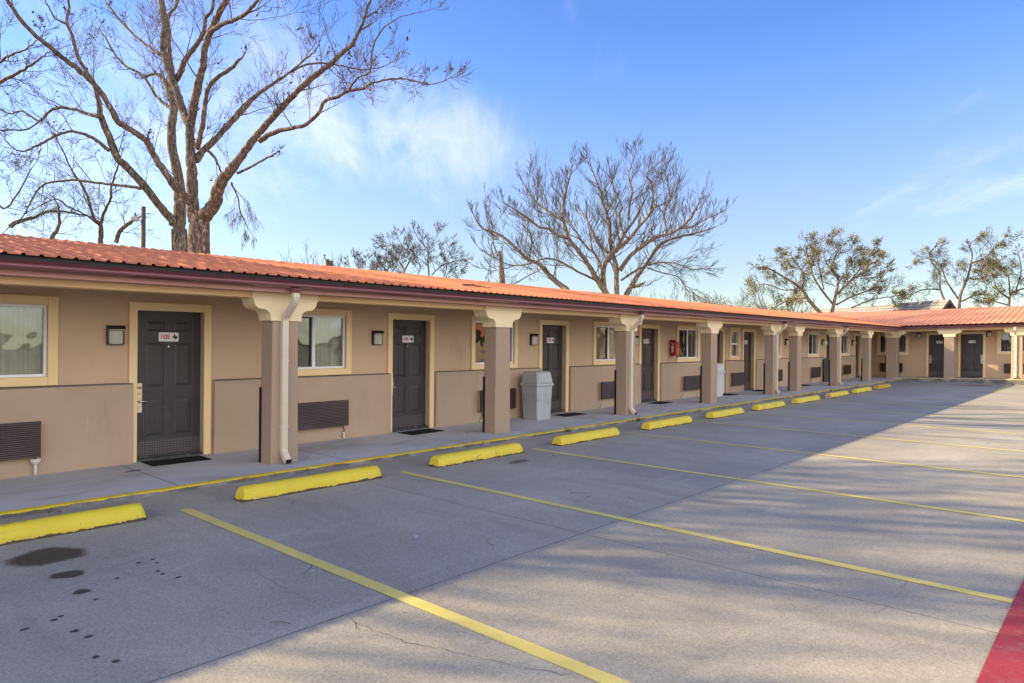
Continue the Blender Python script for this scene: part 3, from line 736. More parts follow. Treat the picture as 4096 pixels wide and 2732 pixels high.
tag(strip('painted_mark', [(34.5, 5.7), (34.75, 4.8), (35.45, 4.15), (35.5, 4.9)], m_redp, .006), 'dark red painted mark on the lot before the short wing', 'painted mark')

# ------------------------------------------------------------------ stains and litter
def stain_mat(name, col):
    mt = bpy.data.materials.new(name); mt.use_nodes = True; t = mt.node_tree; t.nodes.clear(); a = NT(t)
    P = a.n('ShaderNodeNewGeometry').outputs['Position']; at_ = a.n('ShaderNodeAttribute', attribute_name='soak').outputs['Fac']
    k = a.math('ADD', at_, a.math('MULTIPLY', a.math('SUBTRACT', a.noise(P, 26, 5, .7), .5), .55))
    k = a.math('MULTIPLY', a.ramp(k, .12, .74), a.math('ADD', .62, a.math('MULTIPLY', a.noise(P, 60, 3), .3)), clamp=True)
    b = a.n('ShaderNodeBsdfPrincipled', i={'Base Color': a.mixc(a.noise(P, 7, 4), tuple(x*.75 for x in col), tuple(x*1.4 for x in col)), 'Roughness': .55, 'Specular IOR Level': .3}).outputs[0]
    a.n('ShaderNodeOutputMaterial', i={0: a.n('ShaderNodeMixShader', i={0: k, 1: a.n('ShaderNodeBsdfTransparent').outputs[0], 2: b}).outputs[0]})
    return mt
m_oil, m_oil2 = stain_mat('oil_soak', (.055, .045, .04)), stain_mat('oil_soak_faint', (.13, .12, .115))
def blot(cx, cy, rx, ry, ang, seed, mt, name, label, group=None, z=.0025, rough=.25):
    ca, sa = math.cos(ang), math.sin(ang); mb = MB(); K = 40; rings = (.0, .55, .86, 1.25)
    for f in rings:
        for k in range(K):
            a = 2*PI*k/K; r_ = f*(1+rough*noise.noise(Vector((math.cos(a)*1.3+seed, math.sin(a)*1.3, seed)))+.35*rough*noise.noise(Vector((math.cos(a)*4+seed, math.sin(a)*4, seed))))
            x, y = rx*r_*math.cos(a), ry*r_*math.sin(a); mb.v.append((cx+ca*x-sa*y, cy+sa*x+ca*y, z))
    for q in range(3):
        for k in range(K): mb.f.append((q*K+k, q*K+(k+1) % K, (q+1)*K+(k+1) % K, (q+1)*K+k)); mb.m.append(0); mb.sm.append(False)
    o = mk(name, mb, mt, fix=False); at_ = o.data.attributes.new('soak', 'FLOAT', 'POINT')
    for q in range(4*K): at_.data[q].value = (1., .92, .55, 0.)[q//K]
    return tag(o, label, 'stain', group)
blot(1.63, 6.45, .285, .235, -.25, 1.3, m_oil, 'oil_stain', 'large dark oil stain beside the nearest wheel stop')
blot(1.60, 5.84, .115, .085, -.2, 2.7, m_oil, 'oil_stain', 'smaller dark oil stain just below the large one')
blot(1.555, 5.38, .055, .05, .5, 4.2, m_oil, 'oil_stain', 'round oil spot below the smaller stain')
for k, (F_, G_) in enumerate(((870, 550), (957, 530), (730, 650), (1020, 622), (990, 604), (605, 780), (340, 910), (380, 887), (470, 980), (555, 1015), (1117, 643), (155, 968), (985, 553), (725, 1170), (600, 1143))):
    x, y = F_/1.5673, 1900+G_/1.5673
    d = _f+(x-2048)/CF*_r-(y-1366)/CF*_u; t = -CH/d.z; q = CAM+d*t
    blot(q.x, q.y, rnd.uniform(.018, .03), rnd.uniform(.015, .024), .2, k*1.9, m_oil, 'oil_drip', 'small dark oil drip on the shaded lot below the big stain', 'oil drips in the first bay')
m_scuff = stain_mat('paint_scuff', (.42, .42, .43))
blot(4.02, 4.75, .035, .10, -.5, 12.1, m_scuff, 'paint_scuff', 'white scuff mark on the shaded lot in the second bay', rough=.6)
blot(2.86, 4.62, .07, .035, .4, 13.3, m_scuff, 'paint_scuff', 'small white splash on the lot left of the foreground bay line', rough=.9)
blot(2.92, 4.25, .04, .022, .4, 14.4, m_scuff, 'paint_scuff', 'tiny white splash just below the small white splash', rough=.9)
blot(7.52, 6.59, .22, .09, 0.1, 6.1, m_oil2, 'oil_stain', 'grey wet patch below the right end of the third wheel stop')
blot(3.3, 9.45, .12, .05, .3, 8.1, m_oil2, 'oil_stain', 'faint dark patch on the walkway under the white drain funnel', z=ZF+.0025)
for k in range(14):
    if k < 8: x0_, y0_, z0_ = rnd.uniform(1.6, 9.5), rnd.uniform(2.6, 6.7), .006
    else: x0_, y0_, z0_ = rnd.uniform(3, 20), rnd.uniform(8.3, 9.3), ZF+.006
    a = rnd.uniform(0, PI); L_ = rnd.uniform(.08, .24); pts = []; sg_ = rnd.choice((-1, 1))
    for q in range(6):
        t = q/5; pts.append((L_*t*math.cos(a+.6*t*sg_), L_*t*math.sin(a+.6*t*sg_), .002*math.sin(PI*t)))
    mb = MB(); mb.tube(pts, .0019, 5)
    tag(mk('twig', mb, m_twig, loc=(x0_, y0_, z0_)), 'thin dry twig lying on the concrete', 'twig', 'twigs scattered on the concrete')

def crack(pp, seed, wd):
    rr = random.Random(seed); P = []
    for x, y in pp:
        d = _f+(x-2048)/CF*_r-(y-1366)/CF*_u; q = CAM+d*(-CH/d.z); P.append(Vector((q.x, q.y, 0)))
    out = []
    for k in range(len(P)-1):
        n = max(2, int((P[k+1]-P[k]).length/.035))
        for q in range(n): out.append(P[k].lerp(P[k+1], q/n)+Vector((rr.gauss(0, .010), rr.gauss(0, .010), 0)))
    out.append(P[-1]); L_, R2 = [], []
    for k, q in enumerate(out):
        t = (out[min(k+1, len(out)-1)]-out[max(k-1, 0)]).normalized(); n = Vector((-t.y, t.x, 0)); h = .62*wd*rr.uniform(.1, 1)
        L_.append((q.x+n.x*h, q.y+n.y*h)); R2.append((q.x-n.x*h, q.y-n.y*h))
    mb = MB(); n = len(out); mb.v = [(x, y, .002) for x, y in L_+R2]
    for k in range(n-1): mb.f.append((k, k+1, n+k+1, n+k)); mb.m.append(0); mb.sm.append(False)
    return mb
cm = MB()
for pp, sd2, wd in (([(1400, 2476), (1500, 2525), (1640, 2575), (1740, 2592), (1860, 2622), (2030, 2655), (2160, 2685), (2290, 2697)], 1, .0035), ([(1010, 2280), (1100, 2330), (1185, 2375), (1240, 2405)], 2, .003),
                    ([(955, 2235), (970, 2262), (1000, 2285)], 3, .002), ([(1385, 2465), (1400, 2485), (1440, 2520)], 4, .003), ([(3640, 2300), (3620, 2340), (3600, 2370), (3580, 2400)], 5, .003), ([(3560, 2425), (3500, 2455)], 6, .003),
                    ([(2640, 2640), (2700, 2600)], 7, .002), ([(3400, 2100), (3440, 2080)], 8, .003)):
    c_ = crack(pp, sd2, wd); cm.add(c_.v, c_.f)
struct(mk('pavement_cracks', cm, mat('crack_dark', (.05, .045, .04), .95), fix=False))
for k in range(18):
    x0_, y0_, z0_ = (rnd.uniform(2, 30), 8.0-rnd.random()*.1, .006) if k < 10 else (rnd.uniform(3, 26), rnd.uniform(8.5, 9.8), ZF+.006)
    a = rnd.uniform(0, 6.3); w_ = rnd.uniform(.02, .035); mb = MB()
    mb.add([(0, 0, 0), (w_*math.cos(a+.6), w_*math.sin(a+.6), .012), (2*w_*math.cos(a), 2*w_*math.sin(a), .004), (w_*math.cos(a-.6), w_*math.sin(a-.6), .010)], [(0, 1, 2), (0, 2, 3)])
    tag(mk('dead_leaf', mb, m_leafb, loc=(x0_, y0_, z0_), fix=False), 'curled brown dead leaf on the walkway or at the kerb', 'leaf', 'dead leaves blown along the kerb')
for k, x in enumerate((10.6, 13.15, 26.4, 29.5, 34.2)):
    mb = MB(); rr = random.Random(k)
    for q in range(16):
        a = rr.uniform(0, 6.3); l_ = rr.uniform(.05, .12); bx, by = rr.gauss(0, .05), rr.gauss(0, .015)
        mb.tube([(bx, by, 0), (bx+.3*l_*math.cos(a), by+.3*l_*math.sin(a), l_*.6), (bx+.7*l_*math.cos(a), by+.7*l_*math.sin(a), l_*.9)], [.003, .0025, .001], 3)
    tag(mk('weed', mb, m_leafb, loc=(x, 8.035, 0), fix=False), ('dry weed tuft at the kerb below the second column', 'dry weed tuft at the kerb by the second downspout', 'dry weed tuft at the kerb near the beige-ended wheel stop', 'dry weed tuft at the kerb behind the farthest wheel stops', 'dry weed tuft near the inner kerb corner')[k], 'weed', 'dry weeds along the kerb')
d = _f+(1850-2048)/CF*_r-(1146-1366)/CF*_u; t_ = (ZE-SL*YE-CH)/(d.z-SL*d.y); q = CAM+d*t_
mb = MB(); mb.tube([(0, 0, .03), (.25, .06, .05), (.5, .02, .035), (.85, .05, .03)], [.02, .016, .011, .005], 6); mb.tube([(.3, .05, .045), (.45, .2, .09), (.6, .26, .08)], [.01, .008, .003], 5)
tag(mk('fallen_branch', mb, m_bark, loc=q, fix=False), 'short broken branch lying on the orange metal roof', 'branch')
# ------------------------------------------------------------------ wheel stops
def stop_mb(L_, endm=0):
    prof = [(-.1, 0), (-.1, .03), (-.094, .07), (-.082, .105), (-.06, .135), (-.03, .152), (0, .157), (.03, .152), (.06, .135), (.082, .105), (.094, .07), (.1, .03), (.1, 0)]
    mb = MB(); n = len(prof); N = 26; o = len(mb.v)
    for k in range(N+1):
        x = L_*k/N; e = min(x, L_-x); sc = 1-.03*max(0, 1-e/.03)**2
        for (y, z) in prof:
            j = .0015*noise.noise(Vector((x*3, y*10, z*10+L_*7))) if z > 0 else 0
            dx = 0
            if k == 0: dx = .03*z/.157
            if k == N: dx = -.03*z/.157
            if z <= .03: j = .003*noise.noise(Vector((x*9, y*3, 5+L_)))
            mb.v.append((x+dx, y*sc+j, z*sc+j*.6 if z > 0 else 0))
    for k in range(N):
        for q in range(n-1):
            mb.f.append((k*n+q, k*n+q+1, (k+1)*n+q+1, (k+1)*n+q)); mb.m.append(0); mb.sm.append(True)
    mb.f.append(tuple(range(n-1, -1, -1))); mb.m.append(endm); mb.sm.append(False)
    mb.f.append(tuple(N*n+q for q in range(n))); mb.m.append(0); mb.sm.append(False)
    return mb
stops = [(.76, 2.59), (3.56, 5.41), (6.36, 8.157), (9.105, 10.92), (11.97, 13.79), (14.785, 16.50), (17.39, 19.24), (20.2, 22.16), (23.19, 25.07), (26.01, 27.93), (28.91, 30.69)]
slab = ['wheel stop with peeling patches at the left edge of the photo', 'wheel stop before the nearest column, second from the left',
        'wheel stop with a grey wet patch below its right end', 'wheel stop before the column by door 107', 'wheel stop just left of the bay line in front of the second downspout',
        'wheel stop opposite the column beside the pale trash bin', 'seventh wheel stop from the left, in front of room 110', 'eighth wheel stop from the left, in front of the twin columns',
        'wheel stop with a bare beige end and a hole', 'second wheel stop from the far end', 'orange-yellow wheel stop, farthest of the row']
for k, (a, b) in enumerate(stops):
    mt = m_yelo if k == 10 else m_yel
    mb = stop_mb(b-a, 1 if k == 8 else 0)
    if k == 8: mb.box(-.004, .012, -.035, .025, .035, .055, 2)
    o = mk('wheel_stop', mb, [mt, m_beige, m_black], loc=(a, 7.15, 0))
    tag(o, 'yellow concrete '+slab[k] if k != 10 else slab[k], 'wheel stop', 'yellow wheel stops along the walkway')

# ------------------------------------------------------------------ air conditioners, lamps, mats
def make_ac(fr, u, d, label, funnel=False, hose=True, wd=1.10, pipes='R', dark=False, grp='wall air conditioners'):
    t = thing('air_conditioner', label, 'air conditioner', fr.at(u, d, .285), grp)
    mb = MB(); mb.box(.012, wd-.012, 0, .075, .008, .432); mk('sleeve', mb, m_walll if not dark else m_ac, parent=t, L=fr.L)
    mb = MB(); mb.box(0, wd, .075, .092, 0, .44)
    n = 17
    for k in range(n):
        z = .008+k*.0252; mb.extrude([(.092, z), (.112, z+.003), (.108, z+.016), (.092, z+.020)], 0, .004, wd-.004)
    mk('grille', mb, m_ac, parent=t, L=fr.L)
    zt = ZF-.285+.002
    if funnel:
        mb = MB(); mb.tube([(wd-.045, .05, zt), (wd-.045, .05, zt+.14)], .016, 10); mk('drain_pipe', mb, m_pvc, parent=t, L=fr.L)
        mb = MB(); mb.tube([(wd-.045, .05, zt+.13), (wd-.045, .05, zt+.145), (wd-.045, .05, zt+.165), (wd-.045, .05, zt+.19), (wd-.045, .05, zt+.207)], [.017, .03, .048, .057, .059], 14, caps=False); mk('drain_funnel', mb, m_pvc, parent=t, L=fr.L)
        mb = MB(); mb.tube([(wd-.045, .05, zt+.18), (wd-.05, .05, .0)], .006, 6); mk('drain_hose', mb, m_black, parent=t, L=fr.L)
    else:
        for x in ({'R': [wd-.05], 'L': [.1], 'B': [.05, wd-.08]}[pipes]):
            mb = MB(); mb.tube([(x, .03, zt), (x, .03, zt+.06)], .016, 8); mb.tube([(x, .03, zt+.058), (x, .03, zt+.115)], .0155, 8, 1); mk('drain_pipe', mb, [m_pvc, m_pvct if pipes != 'R' else m_pvc], parent=t, L=fr.L)
        if hose:
            x = wd-.05 if pipes == 'R' else .1
            mb = MB(); mb.tube([(x, .03, zt+.1), (x+.01, .03, zt+.15), (x-.012, .035, zt+.2), (x-.01, .04, .01)], .007, 6); mk('drain_hose', mb, m_black, parent=t, L=fr.L)
    return t
acs = [(1.315, 'brown louvred air conditioner with a white drain funnel at the left edge', dict(funnel=True)),
       (5.785, 'brown louvred air conditioner right of the nearest column', {}),
       (10.105, 'brown louvred air conditioner behind the second column beside the grey bin', dict(pipes='L')),
       (14.475, 'brown louvred air conditioner over a rust stain, left of the second downspout', dict(pipes='L', hose=False)),
       (18.835, 'brown louvred air conditioner below the window with the fire cabinet', dict(pipes='B', hose=False)),
       (22.19, 'brown louvred air conditioner on the narrow wall between doors 109 and 110', dict(pipes='B', hose=False)),
       (25.645, 'brown louvred air conditioner right of the third downspout', dict(hose=False)),
       (30.06, 'brown louvred air conditioner left of the dark grey bin', dict(pipes='L')),
       (34.45, 'small-looking brown air conditioner right of the fourth downspout', dict(pipes='B', hose=False))]
for u, lb, kw in acs: make_ac(FL, u, .071, lb, **kw)
make_ac(FW, -1.55, .001, 'black air conditioner left half hidden by the corner pier', dark=True, wd=1.02)
make_ac(FW, 3.70, .001, 'dark air conditioner behind the sunlit downspout of the short wing', dark=True)
def make_lamp(fr, u, label):
    t = thing('wall_lamp', label, 'wall lamp', fr.at(u, .001, 1.665), 'black wall lamps beside the doors')
    mb = MB(); mb.box(0, .205, 0, .03, 0, .255)
    mb.extrude([(0, .19), (.095, .19), (.10, .2), (.085, .252), (.03, .256), (0, .256)], 0, .0, .205)
    mb.box(0, .012, .03, .06, .0, .19); mb.box(.193, .205, .03, .06, .0, .19); mb.box(.012, .193, .03, .085, .0, .008)
    mk('housing', mb, m_lampb, parent=t, L=fr.L, bevel=.004)
    mb = MB(); mb.box(.001, .204, .1, .104, .196, .203); mk('trim_strip', mb, m_gold, parent=t, L=fr.L)
    pts = []
    for k in range(25):
        a = k/24; x = .014+.177*a; d = .05+.045*math.sin(PI*a)**.6+(.0035 if k % 2 else 0); pts.append((x, d))
    mb = MB(); vs = [(x, d, .009) for x, d in pts]+[(x, d, .175) for x, d in pts]+[(x, d*.96, .187) for x, d in pts]
    K = 25; mb.add(vs, [(q, q+1, K+q+1, K+q) for q in range(K-1)]+[(K+q, K+q+1, 2*K+q+1, 2*K+q) for q in range(K-1)])
    mk('diffuser', mb, m_diff, parent=t, L=fr.L, fix=False)
    return t
lampsL = [(3.18, 'black wall lamp with ribbed diffuser left of door 105'), (7.475, 'black wall lamp with ribbed diffuser left of door 106'), (11.84, 'black wall lamp left of door 107 above the grey bin'),
          (16.17, 'black wall lamp left of door 108 beside the second downspout'), (27.36, 'black wall lamp left of the double column before room 111'), (31.75, 'black wall lamp above the dark grey bin left of door 112'), (36.18, 'black wall lamp left of the last door of the long wing')]
for u, lb in lampsL: make_lamp(FL, u, lb)
for u, lb in ((.08, 'black wall lamp left of door 114 on the short wing'), (3.0, 'black wall lamp right of door 115 on the short wing')):
    make_lamp(FW, u, lb).location.z += .335
def make_mat(fr, u, d, sq, label, z_=ZF):
    mb = MB(); w_, h_ = .78, .42; a = math.radians(sq)
    mb.box(-w_/2, w_/2, -h_/2, h_/2, 0, .010)
    o = mk('door_mat', mb, m_mat, L=fr.L @ Matrix.Rotation(a, 3, 'Z'), loc=fr.at(u, d, z_+.002), bevel=.004)
    return tag(o, label, 'door mat', 'black rubber mats at the doors')
for u, d, sq, lb in ((3.98, .31, 2, 'black rubber mat before door 105'), (8.33, .38, -2, 'black rubber mat before door 106'), (12.72, .5, 1, 'black rubber mat before door 107 beside the grey bin'), (17.03, .40, -6, 'black rubber mat with dead leaves before door 108'),
                     (21.35, .42, 0, 'black rubber mat behind the white trash bin at door 109'), (23.95, .4, 0, 'black rubber mat before door 110'), (28.35, .4, 0, 'black rubber mat right of the sixth column'), (37.2, .4, 0, 'black rubber mat at the last door of the long wing')):
    make_mat(FL, u, d, sq, lb)
make_mat(FW, 1.05, .4, 0, 'black rubber mat before door 114'); make_mat(FW, 2.4, .4, 0, 'black rubber mat before door 115')

# ------------------------------------------------------------------ bins
def make_bin(loc, label, mt, rot=0):
    t = thing('trash_bin', label, 'trash bin', loc, 'plastic swing-door trash bins'); t.rotation_euler = (0, 0, rot)
    mb = MB(); mb.frustum((-.21, .21, -.205, .205, 0), (-.242, .242, -.232, .232, .74)); mb.box(-.18, .18, -.2075, -.2, .03, .035)
    mk('body', mb, mt, parent=t, bevel=.018)
    mb = MB(); mb.box(-.272, .272, -.258, .258, .725, .785); mb.frustum((-.25, .25, -.245, .245, .785), (-.225, .225, -.20, .20, 1.02)); mb.frustum((-.225, .225, -.2, .2, 1.02), (-.205, .205, -.17, .17, 1.04))
    mk('lid', mb, mt, parent=t, bevel=.014)
    k = -.045/.235
    mb = MB(); y = lambda z: -.245+.045*(z-.785)/.235-.004
    mb.add([(-.2, y(.81), .81), (.2, y(.81), .81), (.185, y(.995), .995), (-.185, y(.995), .995)]+[(-.2, y(.81)-.007, .81), (.2, y(.81)-.007, .81), (.185, y(.995)-.007, .995), (-.185, y(.995)-.007, .995)],
           [(4, 5, 6, 7), (0, 1, 5, 4), (1, 2, 6, 5), (2, 3, 7, 6), (3, 0, 4, 7)])
    mk('swing_flap', mb, mt, parent=t, bevel=.004)
    return t
make_bin((11.545, 9.615, ZF), 'grey plastic trash bin right of the second column, nearest the camera', m_bin, math.radians(-4))
m_binw = mat('bin_plastic_white', (.52, .53, .56), .5, .06, 2.5, .1, 80, .35, dirt=((.3, .3, .3), 3, .55, .75, .35))
make_bin((20.50, 9.77, ZF), 'pale whitish trash bin behind the column at door 109', m_binw)
make_bin((31.87, 9.72, ZF), 'dark grey trash bin against the wall near door 112', m_bind)

# ------------------------------------------------------------------ fire extinguisher cabinet
fc = thing('fire_extinguisher_cabinet', 'red wall cabinet marked FIRE overlapping a window frame', 'fire cabinet', FL.at(18.20, .036, 1.35))
mb = MB(); mb.box(0, .27, 0, .17, .0, .465); mk('box', mb, m_fire, parent=fc, L=FL.L, bevel=.006)
mb = MB(); mb.box(.012, .258, .17, .178, .03, .45); mb.extrude([(.06, -.03), (.21, -.03), (.245, .03), (.025, .03)], 1, .165, .178, 0); mk('front_panel', mb, m_fire2, parent=fc, L=FL.L)
mb = MB(); mb.extrude([(.10, .08), (.17, .08), (.15, .11), (.148, .22), (.122, .22), (.12, .11)], 1, .179, .182, 0); mb.box(.11, .16, .179, .182, .035, .05); mk('symbol', mb, m_fire3, parent=fc, L=FL.L)
mb = MB(); mb.box(.06, .17, .1775, .181, .42, .46); mk('sticker', mb, m_sign, parent=fc, L=FL.L)
mb = MB(); mb.box(-.003, -.0005, .045, .105, .10, .30, 0)
for k, ch in enumerate('FIRE'): text_mb(mb, ch, .052, lambda x, y, k=k: (-.0042, .075+x, .275-.05*k+y), 1, .03)
for sgn in (-1, 1):
    mb.add([(-.0035, .07+sgn*.03, .365), (-.0035, .07+sgn*.03+.014, .365), (-.0035, .078+.012, .315), (-.0035, .078-.012, .315)], [(0, 1, 2, 3)], 0)
mk('label_strip', mb, [m_sign, m_ink], parent=fc, L=FL.L, fix=False)
mb = MB(); mb.box(.12, .15, .14, .18, -.05, -.03); mk('latch', mb, m_black, parent=fc, L=FL.L)

# ------------------------------------------------------------------ trees
def vrand(r): return Vector((r.gauss(0, 1), r.gauss(0, 1), r.gauss(0, 1))).normalized()
def grow(lim, twg, p, d, L_, r0, lev, r, up=.25, wig=.22, nseg=5, kids_=(3, 5), ratio=.62, leaf=None, droop=0., minr=.004, spread=(.5, 1.0)):
    pts = [p.copy()]; rad = [r0]; d = d.normalized(); ns = nseg if lev > 0 else 3
    for k in range(ns):
        d = (d+wig*vrand(r)*(.7 if lev > 1 else 1)+Vector((0, 0, up*.3-droop*.3))).normalized()
        pts.append(pts[-1]+d*(L_/ns)); rad.append(max(minr*(.6 if lev <= 0 else 1.), r0*(1-.72*(k+1)/ns)))
    (lim if r0 > .022 else twg).tube(pts, rad, 6 if r0 > .05 else (4 if r0 > .015 else 3), caps=False)
    if lev <= 0:
        if leaf is not None: leaf.append(pts[-1])
        return
    nk = r.randint(*kids_)
    for k in range(nk):
        t = .28+.72*(k+r.random()*.8)/nk; t = min(t, .99); i = int(t*ns); f = t*ns-i
        q = pts[i].lerp(pts[min(i+1, ns)], f); ax = (pts[min(i+1, ns)]-pts[i]).normalized()
        side = vrand(r); side = (side-ax*side.dot(ax)).normalized()
        dd = (ax*math.cos(r.uniform(*spread))+side*math.sin(r.uniform(*spread))+Vector((0, 0, up*.5))).normalized()
        rr = rad[min(i, ns)]*r.uniform(.5, .72)
        grow(lim, twg, q, dd, L_*ratio*r.uniform(.65, 1.2)*(1.05-.35*t), max(minr, rr), lev-1, r, up, wig, nseg, kids_, ratio, leaf, droop, minr, spread)
    grow(lim, twg, pts[-1], d, L_*ratio*.8, max(minr, rad[-1]), lev-1, r, up, wig, nseg, kids_, ratio, leaf, droop, minr, spread)
def smooth(pts, n=4):
    """Catmull-Rom through (point, radius) pairs"""
    out = []; P = [pts[0]]+pts+[pts[-1]]
    for k in range(1, len(P)-2):
        for q in range(n):
            t = q/n; a, b, c, d = P[k-1], P[k], P[k+1], P[k+2]
            f = lambda i: .5*((2*b[i])+(-a[i]+c[i])*t+(2*a[i]-5*b[i]+4*c[i]-d[i])*t*t+(-a[i]+3*b[i]-3*c[i]+d[i])*t**3)
            out.append(tuple(f(i) for i in range(4)))
    out.append(pts[-1]); return out
def limb(lim, twg, px_, depth0, depth1, r, conv, lev=2, dens=1.6, tl=1.5, up=.25, leaf=None, thick=1., sides=9, droop=0., start=.15, minr=.004, kids_=(2, 4), sr=(.010, .022), wg=.24, ratio=.66, spread=(.5, 1.)):
    """main limb following (x, y, half width) marks, running in depth from depth0 to depth1"""
    raw = []; n = len(px_)
    w_ = None
    for k, q in enumerate(px_):
        x, y = conv(q[0], q[1]); dp = depth0+(depth1-depth0)*k/max(1, n-1)
        w_ = q[2] if len(q) > 2 else (w_*.8 if w_ else 5)
        v = pix(x, y, dp); raw.append((v.x, v.y, v.z, w_/conv.s/CF*dp*thick))
    sm = smooth(raw, 5)
    P = [Vector(q[:3])+.012*vrand(r) for q in sm]; R_ = [max(.005, q[3])*(1+.07*r.uniform(-1, 1)) for q in sm]
    lim.tube(P, R_, sides)
    tot = sum((P[k+1]-P[k]).length for k in range(len(P)-1)); nb = int(tot*dens)
    for k in range(nb):
        t = start+(1-start)*(k+r.random())/max(1, nb); i = min(len(P)-2, int(t*(len(P)-1)))
        ax = (P[i+1]-P[i]).normalized(); side = vrand(r); side = (side-ax*side.dot(ax)).normalized()
        dd = (ax*.55+side*.8+Vector((0, 0, up-droop))).normalized()
        grow(lim, twg, P[i], dd, tl*r.uniform(.4, 1.15)*(1.15-.75*t), min(R_[i]*.55, r.uniform(*sr)), lev, r, up, wg, 5, kids_, ratio, leaf, droop, minr, spread)
    grow(lim, twg, P[-1], P[-1]-P[-3], tl*.36, max(.008, R_[-1]*.9), lev, r, up, wg, 5, kids_, ratio, leaf, droop, minr, spread)
class Conv:
    def __init__(s, ox, oy, sc): s.ox, s.oy, s.s = ox, oy, sc
    def __call__(s, x, y): return s.ox+x/s.s, s.oy+y/s.s
def leaves_mb(pts, r, n, size, sp):
    mb = MB()
    for p in pts:
        for k in range(n):
            q = p+sp*vrand(r)*r.random(); a, b = vrand(r)*size*r.uniform(.6, 1.3), vrand(r)*size*.6
            mb.add([q-a, q+b, q+a, q-b], [(0, 1, 2, 3)])
    return mb
def ball_mb(cs_, r, rad, n, size):
    mb = MB()
    for c_, s_ in cs_:
        for k in range(n):
            q = c_+vrand(r)*rad*s_*(r.random()**.45)*Vector((1, 1, .85)).length/1.65; a, b = vrand(r)*size*r.uniform(.6, 1.3), vrand(r)*size*.6
            mb.add([q-a, q+b, q+a, q-b], [(0, 1, 2, 3)])
    return mb
def shift(mb, base): mb.v = [(x-base.x, y-base.y, z-base.z) for x, y, z in mb.v]; return mb
def finish_tree(label, base, lim, twg, mt, mtw, group=None, extra=(), name='bare_tree'):
    t = thing(name, label, 'tree', base, group)
    mk('trunk', shift(lim, base), mt, parent=t, fix=False)
    if twg.f: mk('crown', shift(twg, base), mtw, parent=t, fix=False)
    for nm, mb, mm in extra:
        if mb.f: mk(nm, shift(mb, base), mm, parent=t, fix=False)
    return t

c1 = Conv(0, 0, 1.4936); c2 = Conv(900, 0, 1.3636); c3 = Conv(1800, 550, 1.9592)
# --- big tree with the reddish forked trunk
r = random.Random(11); lim, twg = MB(), MB(); D = 18.6; leaf = []
base = pix(1190/1.4936, 1366, D); base.z = 0
g = pix(1195/1.4936, 1510/1.4936, D)
kk = 64/1.4936/CF*D
lim.tube([Vector((g.x, g.y, -.1)), Vector((g.x, g.y, 1.2)), Vector((g.x, g.y, g.z-.6)), pix(1188/1.4936, 1440/1.4936, D), pix(1190/1.4936, 1360/1.4936, D), pix(1200/1.4936, 1290/1.4936, D)], [kk*1.25, kk*1.0, kk*.98, kk*.95, kk*.92, kk*.78], 14)
def B(px_, d0, d1, lev=3, dens=1.5, tl=1.5, cv=c1, **kw): limb(lim, twg, px_, D+d0, D+d1, r, cv, lev, dens*1.15, tl*.95, leaf=leaf, thick=.86, ratio=.72, wg=.2, **kw)
B([(1165,1330,44),(1150,1200,40),(1147,1060,36),(1140,940,33),(1135,830,30),(1135,730,32)], 0, .3, dens=.5, tl=1.2)
B([(1140,740,30),(1165,600,28),(1190,480,25),(1215,380,23),(1225,280,22),(1262,180,22),(1300,90,22),(1350,0,20),(1390,-130,16),(1400,-280,10)], .3, -1.6, dens=1.4)
B([(1128,740,28),(1105,690,27),(1060,560,25),(1010,420,24),(975,300,23),(985,150,22),(968,20,20),(950,-120,15),(960,-280,9)], .3, 1.8, dens=1.2)
B([(1262,185,18),(1320,150,15),(1420,110,13),(1480,70,12),(1540,0,10),(1600,-90,7)], -.9, -2.2)
B([(1045,480,22),(1080,430,20),(1110,350,18),(1180,260,16),(1220,180,14),(1230,110,12),(1270,50,9),(1290,-60,6)], 1.0, -.2)
B([(1210,1310,52),(1250,1260,47),(1288,1200,44),(1298,1140,41),(1335,1070,37),(1400,990,32),(1480,880,27),(1560,780,24),(1643,690,21)], 0, -1.0, dens=.7, tl=1.3)
B([(270,630,19),(375,520,18),(480,420,17),(560,360,16),(640,290,14),(700,230,12),(740,150,10),(770,70,8),(800,-20,6)], -1.0, -2.8, cv=c2)
B([(190,770,18),(260,725,15),(350,700,13),(430,685,12),(510,620,12),(545,550,11),(620,525,11),(680,495,10),(740,485,9),(800,455,7),(880,435,6),(960,428,6),(1030,440,5),(1100,460,4),(1160,450,3)], -1.0, -3.8, cv=c2, dens=2.0, tl=1.25)
B([(680,490,7),(720,430,6),(790,390,6),(800,300,5),(830,200,5),(880,140,4),(960,90,3),(1080,65,2)], -2.5, -3.6, cv=c2, dens=2.0, tl=1.)
B([(70,945,9),(160,900,7),(270,840,6)], -.6, -1.5, cv=c2, dens=1., tl=.6)
B([(1170,960,26),(1210,900,23),(1300,820,20),(1370,740,18),(1440,670,17),(1520,580,14),(1600,520,12)], .2, 1.6, dens=1.3)
B([(0,690,13),(40,650,13),(120,560,12),(200,500,11),(300,430,9),(420,360,7),(540,345,6),(640,360,5),(760,380,4),(870,360,3)], 1.0, 2.4, cv=c2, dens=2.)
B([(300,430,6),(430,330,5),(490,280,4),(520,220,3)], 1.4, 1.6, cv=c2, dens=2., tl=1.)
B([(1175,890,20),(1200,800,18),(1215,700,17),(1230,600,15),(1240,535,14),(1290,470,14),(1380,410,13),(1430,355,10)], -.1, -.9, dens=.9, tl=.8)
B([(1150,1215,28),(1100,1170,26),(1040,1110,24),(980,1020,23),(920,930,22),(880,850,22),(820,800,21),(740,750,20),(700,720,20),(640,610,19),(570,510,18),(460,410,17),(360,330,16),(220,220,15),(120,110,14),(40,0,12),(-40,-120,9)], 0, -2.4, dens=1.1)
